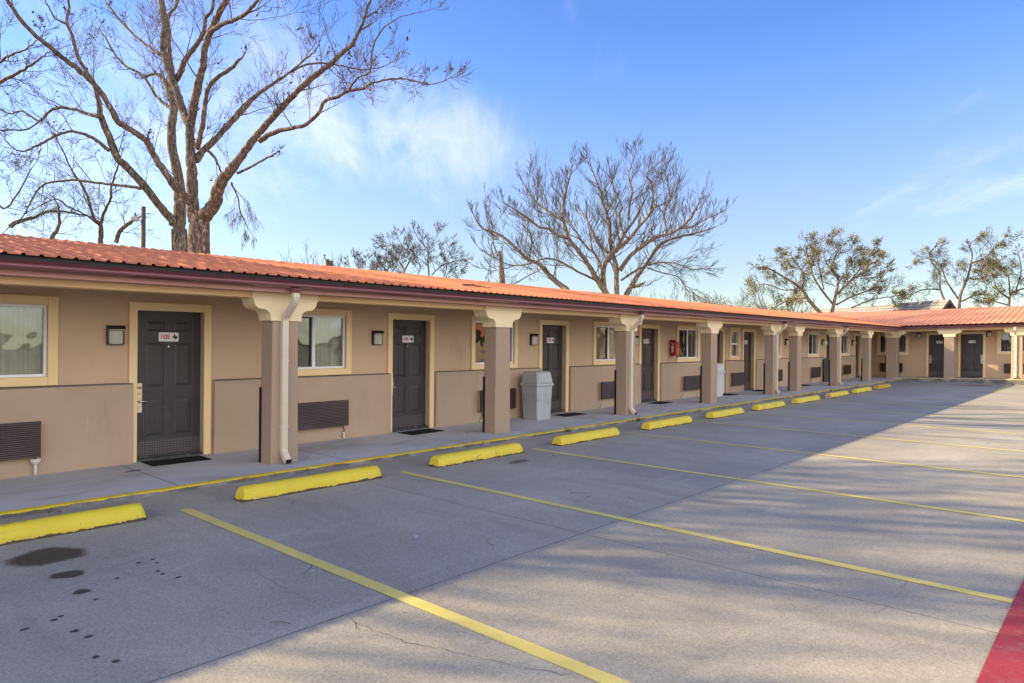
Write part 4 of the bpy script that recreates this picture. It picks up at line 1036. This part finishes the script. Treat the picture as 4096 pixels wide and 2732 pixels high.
B([(880,850,13),(885,820,11)], -.8, -.9, dens=.1, tl=.3)
B([(1230,890,11),(1275,930,9),(1310,1000,7),(1330,1050,5)], .2, .6, dens=2, tl=1., up=-.2, droop=.3)
B([(1380,1090,7),(1420,1180,5),(1440,1280,4),(1500,1390,2)], -.2, -.6, dens=3, tl=.7, up=-.2, droop=.35)
lf = [leaf[k] for k in range(0, len(leaf), 9)]; r.shuffle(lf)
finish_tree('big bare tree with reddish forked trunk behind the near roof', base, lim, twg, m_barkr, m_twig, extra=(('dead_leaves', leaves_mb([q for q in lf if q.z > 6][:170], r, 3, .05, .16), m_leafb),), name='bare_tree')
# --- tall grey trunk beside it, with the limbs sweeping left
r = random.Random(23); lim, twg = MB(), MB(); D = 21.5; leaf = []
g = pix(1080/1.4936, 1500/1.4936, D); base = Vector((g.x, g.y, 0))
k45 = 47/1.4936/CF*D
lim.tube([Vector((g.x, g.y, -.1)), Vector((g.x, g.y, 1.5)), pix(1078/1.4936, 1510/1.4936, D), pix(1070/1.4936, 1370/1.4936, D)], [k45*1.25, k45*1.05, k45, k45*.92], 12)
B([(1070,1390,43),(1075,1280,40),(1075,1170,38),(1062,1040,34),(1030,880,30),(1025,750,28),(1037,640,26),(1022,560,21),(1030,440,17),(1010,300,14),(1012,200,13),(1005,100,12),(1050,40,9),(1080,-60,6)], 0, 1.2, dens=1.0)
B([(1022,600,20),(1000,520,17),(975,470,13),(930,440,10),(870,458,8)], .6, 1.4, dens=2, tl=1.)
B([(1025,650,15),(1003,635,12),(930,570,10),(850,450,9),(760,400,8),(690,330,7),(640,240,6),(605,190,5)], .5, 2.2, dens=1.8, tl=1.2)
B([(960,330,12),(920,300,10),(850,250,9),(760,170,8),(690,90,7),(630,10,6)], .8, 2.6, dens=1.8, tl=1.2)
B([(1040,1340,32),(1030,1315,29),(960,1240,27),(870,1120,27),(760,1000,26),(700,940,25),(645,800,23),(602,700,21),(592,620,17),(568,520,15),(510,420,13),(460,320,12),(430,210,11),(400,130,10),(412,40,8),(400,-60,5)], 0, -1.5, dens=1.0)
B([(650,900,14),(580,840,12),(500,800,10),(420,785,9),(330,810,9),(280,840,8),(200,880,7),(130,905,6),(60,870,4),(0,790,3)], -.7, -1.8, dens=2.2, tl=1.3)
B([(590,695,14),(520,680,12),(430,650,10),(340,645,10),(280,680,8),(230,720,7),(130,665,6),(60,680,5),(-20,640,4)], -1.0, .4, dens=2.2, tl=1.3)
B([(840,1125,11),(740,1110,10),(650,1100,9),(550,1090,8),(440,1075,8),(300,1090,7),(240,1120,6),(190,1190,5),(130,1300,4),(40,1370,3)], -.4, .8, dens=2.4, tl=1.3, up=.0)
B([(280,690,6),(170,770,6),(80,775,6),(0,780,5),(-60,800,4)], -.5, -1.6, dens=2.2, tl=1.2)
B([(410,150,8),(330,110,6),(300,60,5),(270,0,4)], -1.4, -1.8, dens=2, tl=1.)
finish_tree('tall grey-trunked bare tree left of the reddish one, limbs sweeping left', base, lim, twg, m_bark, m_twig, extra=(('dead_leaves', leaves_mb([leaf[k] for k in range(0, len(leaf), 60)], r, 2, .05, .1), m_leafb),))
# --- smaller trees low on the left, behind the roof
def small_tree(stems, D, seed, label, mt=m_bark, mtw=m_twig, cv=c1, lev=3, dens=2.7, tl=1.25, up=.2, group=None, minr=.004, thick=1., extra=None, down=True, ratio=.66):
    global lim, twg, leaf, r
    r = random.Random(seed); lim, twg, leaf = MB(), MB(), []
    q0 = stems[0][0]; x, y = cv(q0[0], q0[1]); g = pix(x, y, D); base = Vector((g.x, g.y, 0))
    rr = q0[2]/cv.s/CF*D*thick
    if down: lim.tube([Vector((g.x, g.y, -.1)), Vector((g.x, g.y, .6)), g], [rr*1.4, rr*1.15, rr], 8)
    for k, s_ in enumerate(stems):
        limb(lim, twg, s_, D+(0 if k == 0 else r.uniform(-.3, .3)), D+r.uniform(-2, 2), r, cv, lev, dens, tl, up, leaf, thick, 7, minr=minr, ratio=ratio)
    ex = extra(leaf, r) if extra else ()
    return finish_tree(label, base, lim, twg, mt, mtw, group, ex)
small_tree([[(600,1450,15),(603,1350,13),(560,1300,8),(525,1180,7),(480,1090,6),(430,1020,5),(370,890,4),(320,800,3)], [(603,1345,10),(622,1270,8),(660,1190,7),(670,1100,6),(715,960,4)], [(600,1350,7),(520,1290,5),(400,1230,5),(330,1190,4),(200,1250,3)]], 24, 31, 'small bare tree left of the street lamp, thin curving stems')
small_tree([[(310,1420,12),(350,1350,10),(352,1260,7),(340,1210,5)], [(60,1350,14),(120,1320,12),(200,1300,10),(300,1260,7),(420,1270,6),(560,1300,4)], [(690,1450,13),(720,1380,12),(785,1325,11)]], 22.5, 37, 'low bare tree at far left with stems along the roof line', up=.05)
small_tree([[(-400,1500,30),(-250,1000,24),(-120,640,14),(0,495,10),(80,450,9),(150,410,7),(240,350,5),(290,310,3)], [(-200,800,12),(-60,420,9),(0,370,8),(60,330,7),(150,295,5),(220,240,3)], [(-250,1100,12),(-100,900,9),(0,1230,6),(100,1170,5),(190,1000,3)]], 17, 41, 'bare tree outside the left edge whose branches reach into the picture', dens=1.5)
# --- trees out of frame to the left whose shadows fall on the lot and the near roof
def gen_tree(base, H, r0, seed, label, mt, mtw, nst=5, lev=4, up=.28, trunk_h=None, spread=(.45, .95), ratio=.64, minr=.006, extra=None, group=None, kids_=(3, 4), lean=.5, scale_len=.42, name='bare_tree'):
    r = random.Random(seed); lim, twg, leaf = MB(), MB(), []
    th = trunk_h or H*.25; base = Vector(base)
    top = base+Vector((r.uniform(-.3, .3), r.uniform(-.3, .3), th))
    lim.tube([base-Vector((0, 0, .1)), base+Vector((0, 0, th*.4)), top], [r0*1.35, r0*1.05, r0*.9], 10)
    for k in range(nst):
        a = 2*PI*(k+r.random()*.6)/nst; d = Vector((math.cos(a)*lean*r.uniform(.6, 1.3), math.sin(a)*lean*r.uniform(.6, 1.3), 1)).normalized()
        grow(lim, twg, top-Vector((0, 0, r.uniform(0, th*.3))), d, H*scale_len*r.uniform(.8, 1.15), r0*r.uniform(.45, .7), lev, r, up, .2, 6, kids_, ratio, leaf, 0., minr, spread)
    ex = extra(leaf, r) if extra else ()
    return finish_tree(label, base, lim, twg, mt, mtw, group, ex, name)
gen_tree((-3.5, 20, 0), 15, .34, 5, 'bare spreading tree behind the near roof, just outside the left edge', m_bark, m_twig, nst=7, minr=.013, lean=.8, kids_=(3, 4), extra=lambda leaf, r: [('dead_leaves', leaves_mb(r.sample(leaf, min(260, len(leaf))), r, 3, .06, .3), m_leafb)])
gen_tree((-11, 22, 0), 16, .36, 6, 'bare tree farthest left behind the motel, casting shade on the lot', m_bark, m_twig, nst=7, minr=.010, lean=.85, kids_=(3, 4), extra=lambda leaf, r: [('dead_leaves', leaves_mb(r.sample(leaf, min(240, len(leaf))), r, 4, .08, .35), m_leafb)])
gen_tree((-2.2, 17.8, 0), 11, .28, 16, 'smaller bare tree close behind the motel at far left', m_bark, m_twig, nst=8, minr=.014, lean=.9, kids_=(3, 4), extra=lambda leaf, r: [('dead_leaves', leaves_mb(r.sample(leaf, min(160, len(leaf))), r, 3, .07, .3), m_leafb)])
# --- the wide many-stemmed tree in the middle
r = random.Random(77); lim, twg, leaf = MB(), MB(), []; D = 37.0
g = pix(*c3(1290, 1250), D); base = Vector((g.x, g.y, 0))
lim.tube([base-Vector((0, 0, .1)), base+Vector((0, 0, 1.0)), g-Vector((0, 0, .3))], [.75, .62, .5], 12)
def Mt(px_, a, b, **kw): limb(lim, twg, px_, D+a, D+b, r, c3, kw.pop('lev', 3), kw.pop('dens', 3.0), kw.pop('tl', 1.7), kw.pop('up', .22), leaf, 1., 8, minr=.0068, kids_=(2, 3), sr=(.022, .044), wg=.12, ratio=.74, spread=(.35, .8), **kw)
Mt([(1230,1260,26),(1225,1225,24),(1150,1110,22),(1080,990,18),(1000,880,16),(930,790,15),(890,660,13),(885,580,11),(900,480,9),(920,380,7),(945,290,5),(960,220,4)], 0, -2)
Mt([(930,790,12),(850,770,11),(780,720,10),(700,700,9),(620,640,8),(520,570,6),(450,530,4)], -1, -3)
Mt([(885,650,10),(800,600,9),(730,550,8),(650,480,7),(600,400,5),(565,340,4)], -1.3, 0)
Mt([(1215,1260,24),(1210,1200,22),(1200,1050,20),(1250,930,18),(1330,860,16),(1410,790,14),(1480,700,12),(1550,620,11),(1600,550,9),(1650,530,8)], 0, -1.6)
Mt([(1400,790,11),(1350,740,10),(1330,600,8),(1350,540,6),(1290,420,5),(1260,300,4)], -1, 1)
Mt([(1310,1260,22),(1305,1150,20),(1300,1000,18),(1260,850,15),(1250,700,13),(1230,600,12),(1190,500,10),(1180,420,8),(1130,300,6),(1100,200,4)], 0, 1.6)
Mt([(1300,900,13),(1370,750,11),(1450,640,10),(1500,540,8),(1525,495,7)], .5, -1, dens=.8)
Mt([(1400,640,9),(1410,520,8),(1430,420,7),(1400,300,5),(1440,170,4),(1450,120,3)], .4, 1.8)
Mt([(1330,1040,20),(1420,920,16),(1500,860,14),(1600,790,13),(1700,760,12),(1800,710,11),(1880,640,10),(1920,570,9)], .2, -2.6)
Mt([(1370,1270,24),(1400,1200,21),(1460,1100,18),(1540,990,14),(1620,870,12),(1700,810,10),(1830,770,8),(1960,740,6),(2080,700,4)], 0, 2.4)
Mt([(1440,1170,14),(1505,1148,12)], .2, -.2, dens=.3, tl=.5, lev=2)
Mt([(930,1230,24),(905,1185,22),(830,1130,20),(770,1070,18),(690,990,14),(600,950,12),(520,870,11),(430,790,10),(340,740,8),(250,710,6),(190,620,4)], .3, 2.8)
Mt([(1130,1110,11),(1000,1050,9),(860,970,8),(740,950,7),(620,990,6),(480,1000,5),(380,960,4),(250,880,3)], .3, -1.4, up=.3)
Mt([(1190,1030,11),(1150,930,9),(1080,870,8),(1020,790,7),(960,690,6),(930,640,5),(880,560,3)], 0, 1.2)
Mt([(1240,900,12),(1160,830,10),(1110,720,8),(1070,640,7),(1020,560,5)], .2, 2.2)
Mt([(1560,620,8),(1590,480,7),(1580,360,6),(1540,290,5),(1640,200,3)], -1, -2)
Mt([(1700,760,8),(1680,600,7),(1720,480,6),(1700,330,4)], -1.4, .6)
Mt([(1800,710,7),(1900,700,6),(2000,640,5),(2100,600,4)], -1.8, -2.6)
Mt([(1340,1120,9),(1500,1020,8),(1640,980,7),(1780,990,5),(1880,1030,4),(1980,1030,3)], .4, -1, up=.0)
Mt([(1540,1020,6),(1660,1060,5),(1780,1090,4),(1850,1180,3)], .4, .8, up=-.1)
Mt([(620,960,7),(640,800,6),(600,690,4),(560,620,3)], 1, 2)
Mt([(700,1040,6),(620,1080,5),(520,1140,4)], 0, 1, up=.0)
finish_tree('wide bare tree with many fanning stems behind the middle of the roof', base, lim, twg, m_barkp, m_twigr)
# --- broken trunk with thin sprouts
r = random.Random(91); lim, twg, leaf = MB(), MB(), []; D = 34
g = pix(*c3(410, 1150), D); base = Vector((g.x, g.y, 0))
kq = 1/1.9592/CF*D
lim.tube([base-Vector((0, 0, .1)), base+Vector((0, 0, 1.5)), g, pix(*c3(405, 1060), D), pix(*c3(402, 1000), D), pix(*c3(392, 920), D), pix(*c3(386, 890), D)], [kq*34, kq*28, kq*24, kq*22, kq*17, kq*14, kq*9], 9)
lim.tube([pix(*c3(392, 925), D), pix(*c3(372, 922), D), pix(*c3(362, 900), D)], [kq*9, kq*7, kq*5], 6)
limb(lim, twg, [(370,900,5),(345,850,4),(335,760,4),(320,640,4),(285,560,3),(275,450,2)], D, D-.8, r, c3, 2, 2.2, 1.1, .5, leaf, minr=.008)
limb(lim, twg, [(350,860,4),(330,820,4),(325,880,3),(320,950,3),(300,1050,2),(280,1110,2)], D, D+.6, r, c3, 2, 3., .8, -.3, leaf, minr=.008, droop=.4)
limb(lim, twg, [(340,800,4),(380,790,4),(330,760,3),(240,690,2),(180,600,2)], D, D-1.2, r, c3, 2, 2.4, 1., .4, leaf, minr=.008)
finish_tree('snapped tree trunk with thin sprouts left of the wide tree', base, lim, twg, m_barkr, m_twig, name='broken_tree')
# --- distant trees along the roof line
def far_tree(x, ytop, dist_depth, seed, label, w_=.6, lev=4, **kw):
    g = pix(x, 1366, dist_depth); H = pix(x, ytop, dist_depth).z
    return gen_tree((g.x, g.y, 0), H/1.0, kw.pop('r0', .16), seed, label, kw.pop('mt', m_bark), kw.pop('mtw', m_twigr), lev=lev, minr=kw.pop('minr', .011), lean=w_, **kw)
c5 = Conv(900, 900, 1.9592)
small_tree([[(1412,420,8),(1400,350,7),(1350,270,5),(1270,200,4),(1200,160,3)], [(1402,355,5),(1450,250,4),(1380,150,3),(1350,80,2)], [(1350,270,4),(1330,180,3),(1250,130,2)], [(1405,370,5),(1440,300,4),(1470,220,3),(1440,120,2)], [(1400,380,4),(1300,340,3),(1220,300,2)]], 42, 101, 'bare tree with fine round crown, left of a darker twin', m_bark, m_twig, c5, 3, 3.2, 1.05, .2, minr=.008, thick=.7, ratio=.74)
small_tree([[(1602,420,9),(1590,300,8),(1590,200,6),(1530,130,4),(1490,60,3)], [(1590,205,5),(1640,120,3),(1690,50,2)], [(1620,390,7),(1700,320,6),(1780,290,4),(1870,270,2)], [(1592,325,6),(1520,260,4),(1460,220,3)], [(1590,250,4),(1680,240,3),(1780,140,2)], [(1500,410,6),(1530,330,5),(1500,250,3)]], 40, 102, 'darker bare tree right of its round-crowned twin', m_bark, m_twig, c5, 3, 3.2, 1.0, .15, minr=.008, thick=.7, ratio=.74)
small_tree([[(1300,470,6),(1290,390,5),(1240,320,4),(1200,280,3)], [(1290,400,4),(1330,330,3),(1310,270,2)], [(1230,470,5),(1180,380,4),(1120,330,3)], [(1260,440,4),(1250,330,3),(1270,260,2)]], 46, 131, 'low twiggy bare tree at the left foot of the round-crowned tree', m_bark, m_twigr, c5, 3, 2.6, .9, .2, minr=.009, thick=.7, ratio=.74)
small_tree([[(1070,430,5),(1050,350,4),(1020,290,3),(1010,240,2)], [(1060,390,4),(1100,320,3),(1110,260,2)], [(960,410,4),(980,340,3),(960,290,2)], [(1150,450,4),(1160,370,3),(1190,310,2)]], 50, 132, 'faint low bare tree between the sapling and the twiggy tree', m_bark, m_twigr, c5, 3, 2.6, .85, .25, minr=.010, thick=.7, ratio=.74)
small_tree([[(1730,430,6),(1750,370,4),(1810,330,3),(1850,300,2)], [(1700,430,5),(1740,330,4),(1720,260,3)], [(1690,440,5),(1790,390,4),(1840,370,2)]], 44, 133, 'low bare branches at the right foot of the darker twin tree', m_bark, m_twigr, c5, 3, 2.6, .9, .15, minr=.009, thick=.7, ratio=.74)
far_tree(1375, 1005, 40, 103, 'thin bare sapling right of the short utility pole', nst=2, lev=3, w_=.35, r0=.07)
far_tree(1470, 1020, 60, 104, 'faint bare bush-like tree behind the roof between sapling and twin trees', nst=5, lev=3, r0=.1)
far_tree(1195, 1010, 60, 105, 'small bare tree alone left of the short utility pole', nst=6, lev=3, w_=.4, up=.5, r0=.1)
far_tree(1275, 1035, 62, 106, 'tiny bare tree touching the utility pole on its left', nst=5, lev=3, w_=.45, up=.5, r0=.1)
for k, (x, yt) in enumerate(((2600, 1130), (2700, 1150))):
    far_tree(x, yt, 55, 110+k, ('scrubby bare tree just right of the wide tree, taller of two', 'scrubby bare tree right of the wide tree, shorter of two')[k], nst=7, lev=3, w_=.9, r0=.1)
far_tree(2920, 1160, 60, 115, 'thin forked bare tree alone above the far roof', nst=3, lev=3, w_=.5, r0=.1)
far_tree(2820, 1165, 60, 116, 'small russet bare tree above the far roof', nst=4, lev=3, w_=.4, up=.5, r0=.09)
# russet scrub beyond the far roof
def scrub(x0, x1, y, D, seed, label):
    r = random.Random(seed); pts = []
    for k in range(26):
        q = pix(r.uniform(x0, x1), 1366, D+r.uniform(-2, 2)); q.z = pix(x0, y, D).z*r.uniform(.6, 1.0); pts.append((q, 1.))
    mb = ball_mb(pts, r, .8, 110, .07); b = pts[0][0].copy(); b.z = 0
    t = thing('scrub_bush', label, 'bush', b); mk('foliage', shift(mb, b), m_scrub, parent=t, fix=False)
    st = MB()
    for q, _ in pts[::2]: st.tube([(q.x, q.y, -.05), q], [.04, .015], 4)
    mk('stem', shift(st, b), m_twig, parent=t, fix=False)
scrub(2780, 2900, 1200, 62, 8, 'russet leafy scrub above the far roof, left clump'); scrub(2900, 3060, 1215, 62, 9, 'russet leafy scrub above the far roof, right clump beside the forked tree')
def mistle(n, rad, pts_n=90, size=.06, leaves=0):
    def fn(leaf, r):
        sel = r.sample(leaf, min(n, len(leaf))); cs_ = [(q*1.0, r.uniform(.6, 1.2)) for q in sel]
        ex = [('mistletoe', ball_mb(cs_, r, rad, pts_n, size), m_mist)]
        if leaves: ex.append(('dead_leaves', leaves_mb(r.sample(leaf, min(leaves, len(leaf))), r, 3, .055, .3), m_olive))
        return ex
    return fn
c4 = Conv(2800, 850, 1.814)
kwf = dict(cv=c4, lev=3, dens=3.0, tl=1.15, up=.08, minr=.009, thick=.85, ratio=.72)
small_tree([[(880,735,17),(800,650,15),(740,560,13),(660,500,10),(560,440,8),(480,400,5),(420,395,3)], [(955,735,16),(985,600,13),(1000,480,10),(960,400,8),(990,300,5),(1060,220,3)], [(740,560,10),(750,450,8),(700,370,6),(650,300,5),(600,280,3)], [(985,600,11),(1080,510,10),(1180,430,8),(1260,360,6),(1340,370,3)], [(1080,510,7),(1180,380,5),(1270,250,3)],
            [(960,660,9),(840,500,8),(800,380,6),(770,280,4),(790,230,3)], [(1000,480,7),(900,330,5),(930,220,4),(970,180,3)], [(770,620,8),(640,640,6),(540,690,4)], [(990,670,9),(1100,610,7),(1230,560,6),(1290,500,4),(1360,430,3)], [(1100,690,7),(1260,630,5),(1400,610,4),(1450,600,3)], [(680,560,6),(600,560,5),(480,520,4),(400,530,3)], [(900,560,6),(870,420,5),(840,300,4),(860,240,3)], [(1080,520,5),(1060,400,4),(1120,300,3),(1140,240,2)]],
           47, 120, 'broad bushy tree with green mistletoe clumps, left of the grey roof', m_barkp, m_twigr, extra=mistle(70, .33, 80, .055, 2000), **kwf)
small_tree([[(1880,700,13),(1890,600,12),(1930,500,10),(1960,400,8),(1975,300,6),(1960,230,4),(2050,160,3)], [(1875,625,8),(1790,500,7),(1740,380,5),(1640,330,4),(1560,370,3)], [(1775,640,10),(1740,540,8),(1740,440,6),(1660,320,4),(1720,240,3)], [(1960,370,7),(2060,330,6),(2160,240,4),(2220,170,3)], [(1930,480,6),(2050,480,5),(2110,420,4),(2180,350,3)], [(1740,560,6),(1620,560,5),(1520,600,3)], [(1895,645,7),(2000,600,6),(2100,600,4)]],
           54, 121, 'leaning tree with mistletoe clumps right of the grey roof gable', m_barkp, m_twigr, extra=mistle(28, .4, 100, .06, 900), **kwf)
small_tree([[(2240,690,11),(2250,600,10),(2290,570,8),(2360,545,6),(2450,480,4)], [(2240,620,8),(2160,560,6),(2130,480,4),(2100,400,3)], [(2250,600,7),(2240,480,5),(2200,420,4),(2150,330,3)], [(2290,570,7),(2330,420,5),(2310,300,3)], [(2230,670,7),(2120,640,5),(2020,610,3)]],
           52, 122, 'dark bare tree cut by the right edge', m_bark, m_twig, extra=mistle(16, .38, 80, .06, 600), **kwf)
far_tree(3130, 1090, 46, 126, 'low greyish bare tree at the left foot of the mistletoe tree', nst=8, lev=3, w_=1.0, up=.2, r0=.14, extra=mistle(10, .4, 90, .06))
far_tree(3560, 1150, 60, 124, 'low dark branches behind the grey shingled roof', nst=7, lev=3, w_=1.2, up=.1, r0=.15, mtw=m_twig)

# ------------------------------------------------------------------ poles, far house, building reflected in the windows
q = pix(570, 1366, 21.5); zt = pix(570, 827, 21.5).z
t = thing('street_lamp', 'old wooden lamp pole with a bell-shaped light above the near roof', 'street lamp', (q.x, q.y, 0))
mb = MB(); mb.tube([(0, 0, -.1), (0, 0, 2), (0, 0, zt)], [.085, .075, .062], 10); mk('pole', mb, m_pole, parent=t)
hd = pix(540, 872, 21.4)-q; hd = Vector((hd.x, hd.y, pix(540, 872, 21.4).z))
mb = MB(); mb.tube([(0, 0, hd.z-.25), (0, 0, hd.z-.22), hd*.6+Vector((0, 0, hd.z*.4)), hd+Vector((0, 0, .02))], .016, 6); mk('arm', mb, m_steel, parent=t)
mb = MB(); mb.tube([hd+Vector((0, 0, z)) for z in (.16, .15, .06, .05)], [.02, .035, .045, .06], 10); mk('ballast', mb, m_steel, parent=t)
mb = MB(); mb.tube([hd+Vector((0, 0, z)) for z in (.05, .02, -.06, -.10)], [.06, .10, .115, .085], 12); mk('lamp_shade', mb, m_diff, parent=t)
q = pix(1307, 1366, 45); zt = pix(1307, 1037, 45).z
t = thing('utility_pole', 'short brown utility pole with a transformer can above the roof', 'utility pole', (q.x, q.y, 0))
mb = MB(); mb.tube([(0, 0, -.1), (0, 0, zt)], [.16, .13], 10); mk('pole', mb, m_barkr, parent=t)
mb = MB(); mb.tube([(.16, -.16, zt-.55), (.16, -.16, zt-.1)], .13, 10); mk('transformer', mb, m_pole, parent=t)
mb = MB(); mb.tube([(-.1, .1, zt-.02), (-.14, .14, zt+.3)], .03, 6); mb.tube([(-.14, .14, zt+.22), (-.14, .14, zt+.27), (-.14, .14, zt+.3)], [.05, .09, .05], 8); mk('insulator', mb, m_pole, parent=t)
# grey shingled house
ap = Vector((51.3, 8.7, 4.62)); ax = Vector((.69, .724, 0)).normalized(); sd_ = Vector((-ax.y, ax.x, 0)); Lh = 26
t = thing('grey_roof_house', 'house with grey shingled gable roof rising behind the short wing', 'house', (ap.x, ap.y, 0))
hw, hz_ = 2.05, 2.0
def HP(a, s_, z): v = ax*a+sd_*s_; return (v.x, v.y, z)
mb = MB()
for sg in (-1, 1):
    mb.add([HP(-.35, 0, ap.z), HP(Lh, 0, ap.z), HP(Lh, sg*hw, hz_-.0), HP(-.35, sg*hw, hz_-.0), HP(-.35, 0, ap.z-.14), HP(Lh, 0, ap.z-.14), HP(Lh, sg*hw, hz_-.14), HP(-.35, sg*hw, hz_-.14)],
           [(0, 1, 2, 3), (4, 5, 6, 7), (0, 3, 7, 4), (1, 2, 6, 5), (3, 2, 6, 7)])
mk('roof', mb, m_shing, parent=t, fix=False)
mb = MB()
for sg in (-1, 1): mb.add([HP(-.38, 0, ap.z-.01), HP(-.38, sg*hw, hz_-.01), HP(-.38, sg*hw, hz_-.22), HP(-.38, 0, ap.z-.24)], [(0, 1, 2, 3)])
mk('barge_board', mb, m_siding, parent=t, fix=False)
mb = MB(); mb.add([HP(0, -hw+.3, 0), HP(0, hw-.3, 0), HP(0, hw-.3, hz_-.05), HP(0, 0, ap.z-.15), HP(0, -hw+.3, hz_-.05)], [(0, 1, 2, 3, 4)])
mk('gable_wall', mb, m_siding, parent=t, fix=False)
mb = MB()
for sg in (-1, 1): mb.quad(HP(0, sg*(hw-.3), 0), HP(Lh, sg*(hw-.3), 0), HP(Lh, sg*(hw-.3), hz_+.1), HP(0, sg*(hw-.3), hz_+.1))
mk('wall', mb, m_hwall, parent=t, fix=False)
# opposite wing, seen only mirrored in the window panes
t = thing('opposite_building', 'orange-roofed motel wing across the lot, mirrored in the window panes', 'building', (44, -30, 0))
mb = MB(); mb.box(0, 55, -8, 0, 0, 2.6); mk('wall', mb, m_oppw, parent=t)
mb = MB(); mb.quad((-1, 1.2, 2.55), (56, 1.2, 2.55), (56, -4, 4.4), (-1, -4, 4.4)); mb.quad((-1, -4, 4.4), (56, -4, 4.4), (56, -9, 2.55), (-1, -9, 2.55)); mk('roof', mb, m_roof, parent=t, fix=False)
for k in range(5):
    mb = MB(); mb.box(0, .95, 0, .04, .05, 2.1); mk('door', mb, m_door, parent=t, loc=(4+k*9, .005, 0))
    mb = MB(); mb.box(0, 1.3, 0, .04, 1.1, 2.1); mk('window', mb, m_glass, parent=t, loc=(6+k*9, .005, 0))
for k, (x, y, h) in enumerate(((12, -24, 10), (26, -30, 12), (2, -26, 12), (-12, -24, 11))):
    gen_tree((x, y, 0), h, .26, 300+k, ('bare tree across the lot behind the camera, mirrored in the near windows', 'taller bare tree across the lot behind the camera', 'bare tree far behind the camera to the left', 'bare tree farthest behind the camera')[k], m_bark, m_twigr, nst=6, lev=3, minr=.02, lean=.8,
             extra=lambda leaf, r: [('dead_leaves', leaves_mb(r.sample(leaf, min(260, len(leaf))), r, 4, .14, .5), m_mist)])
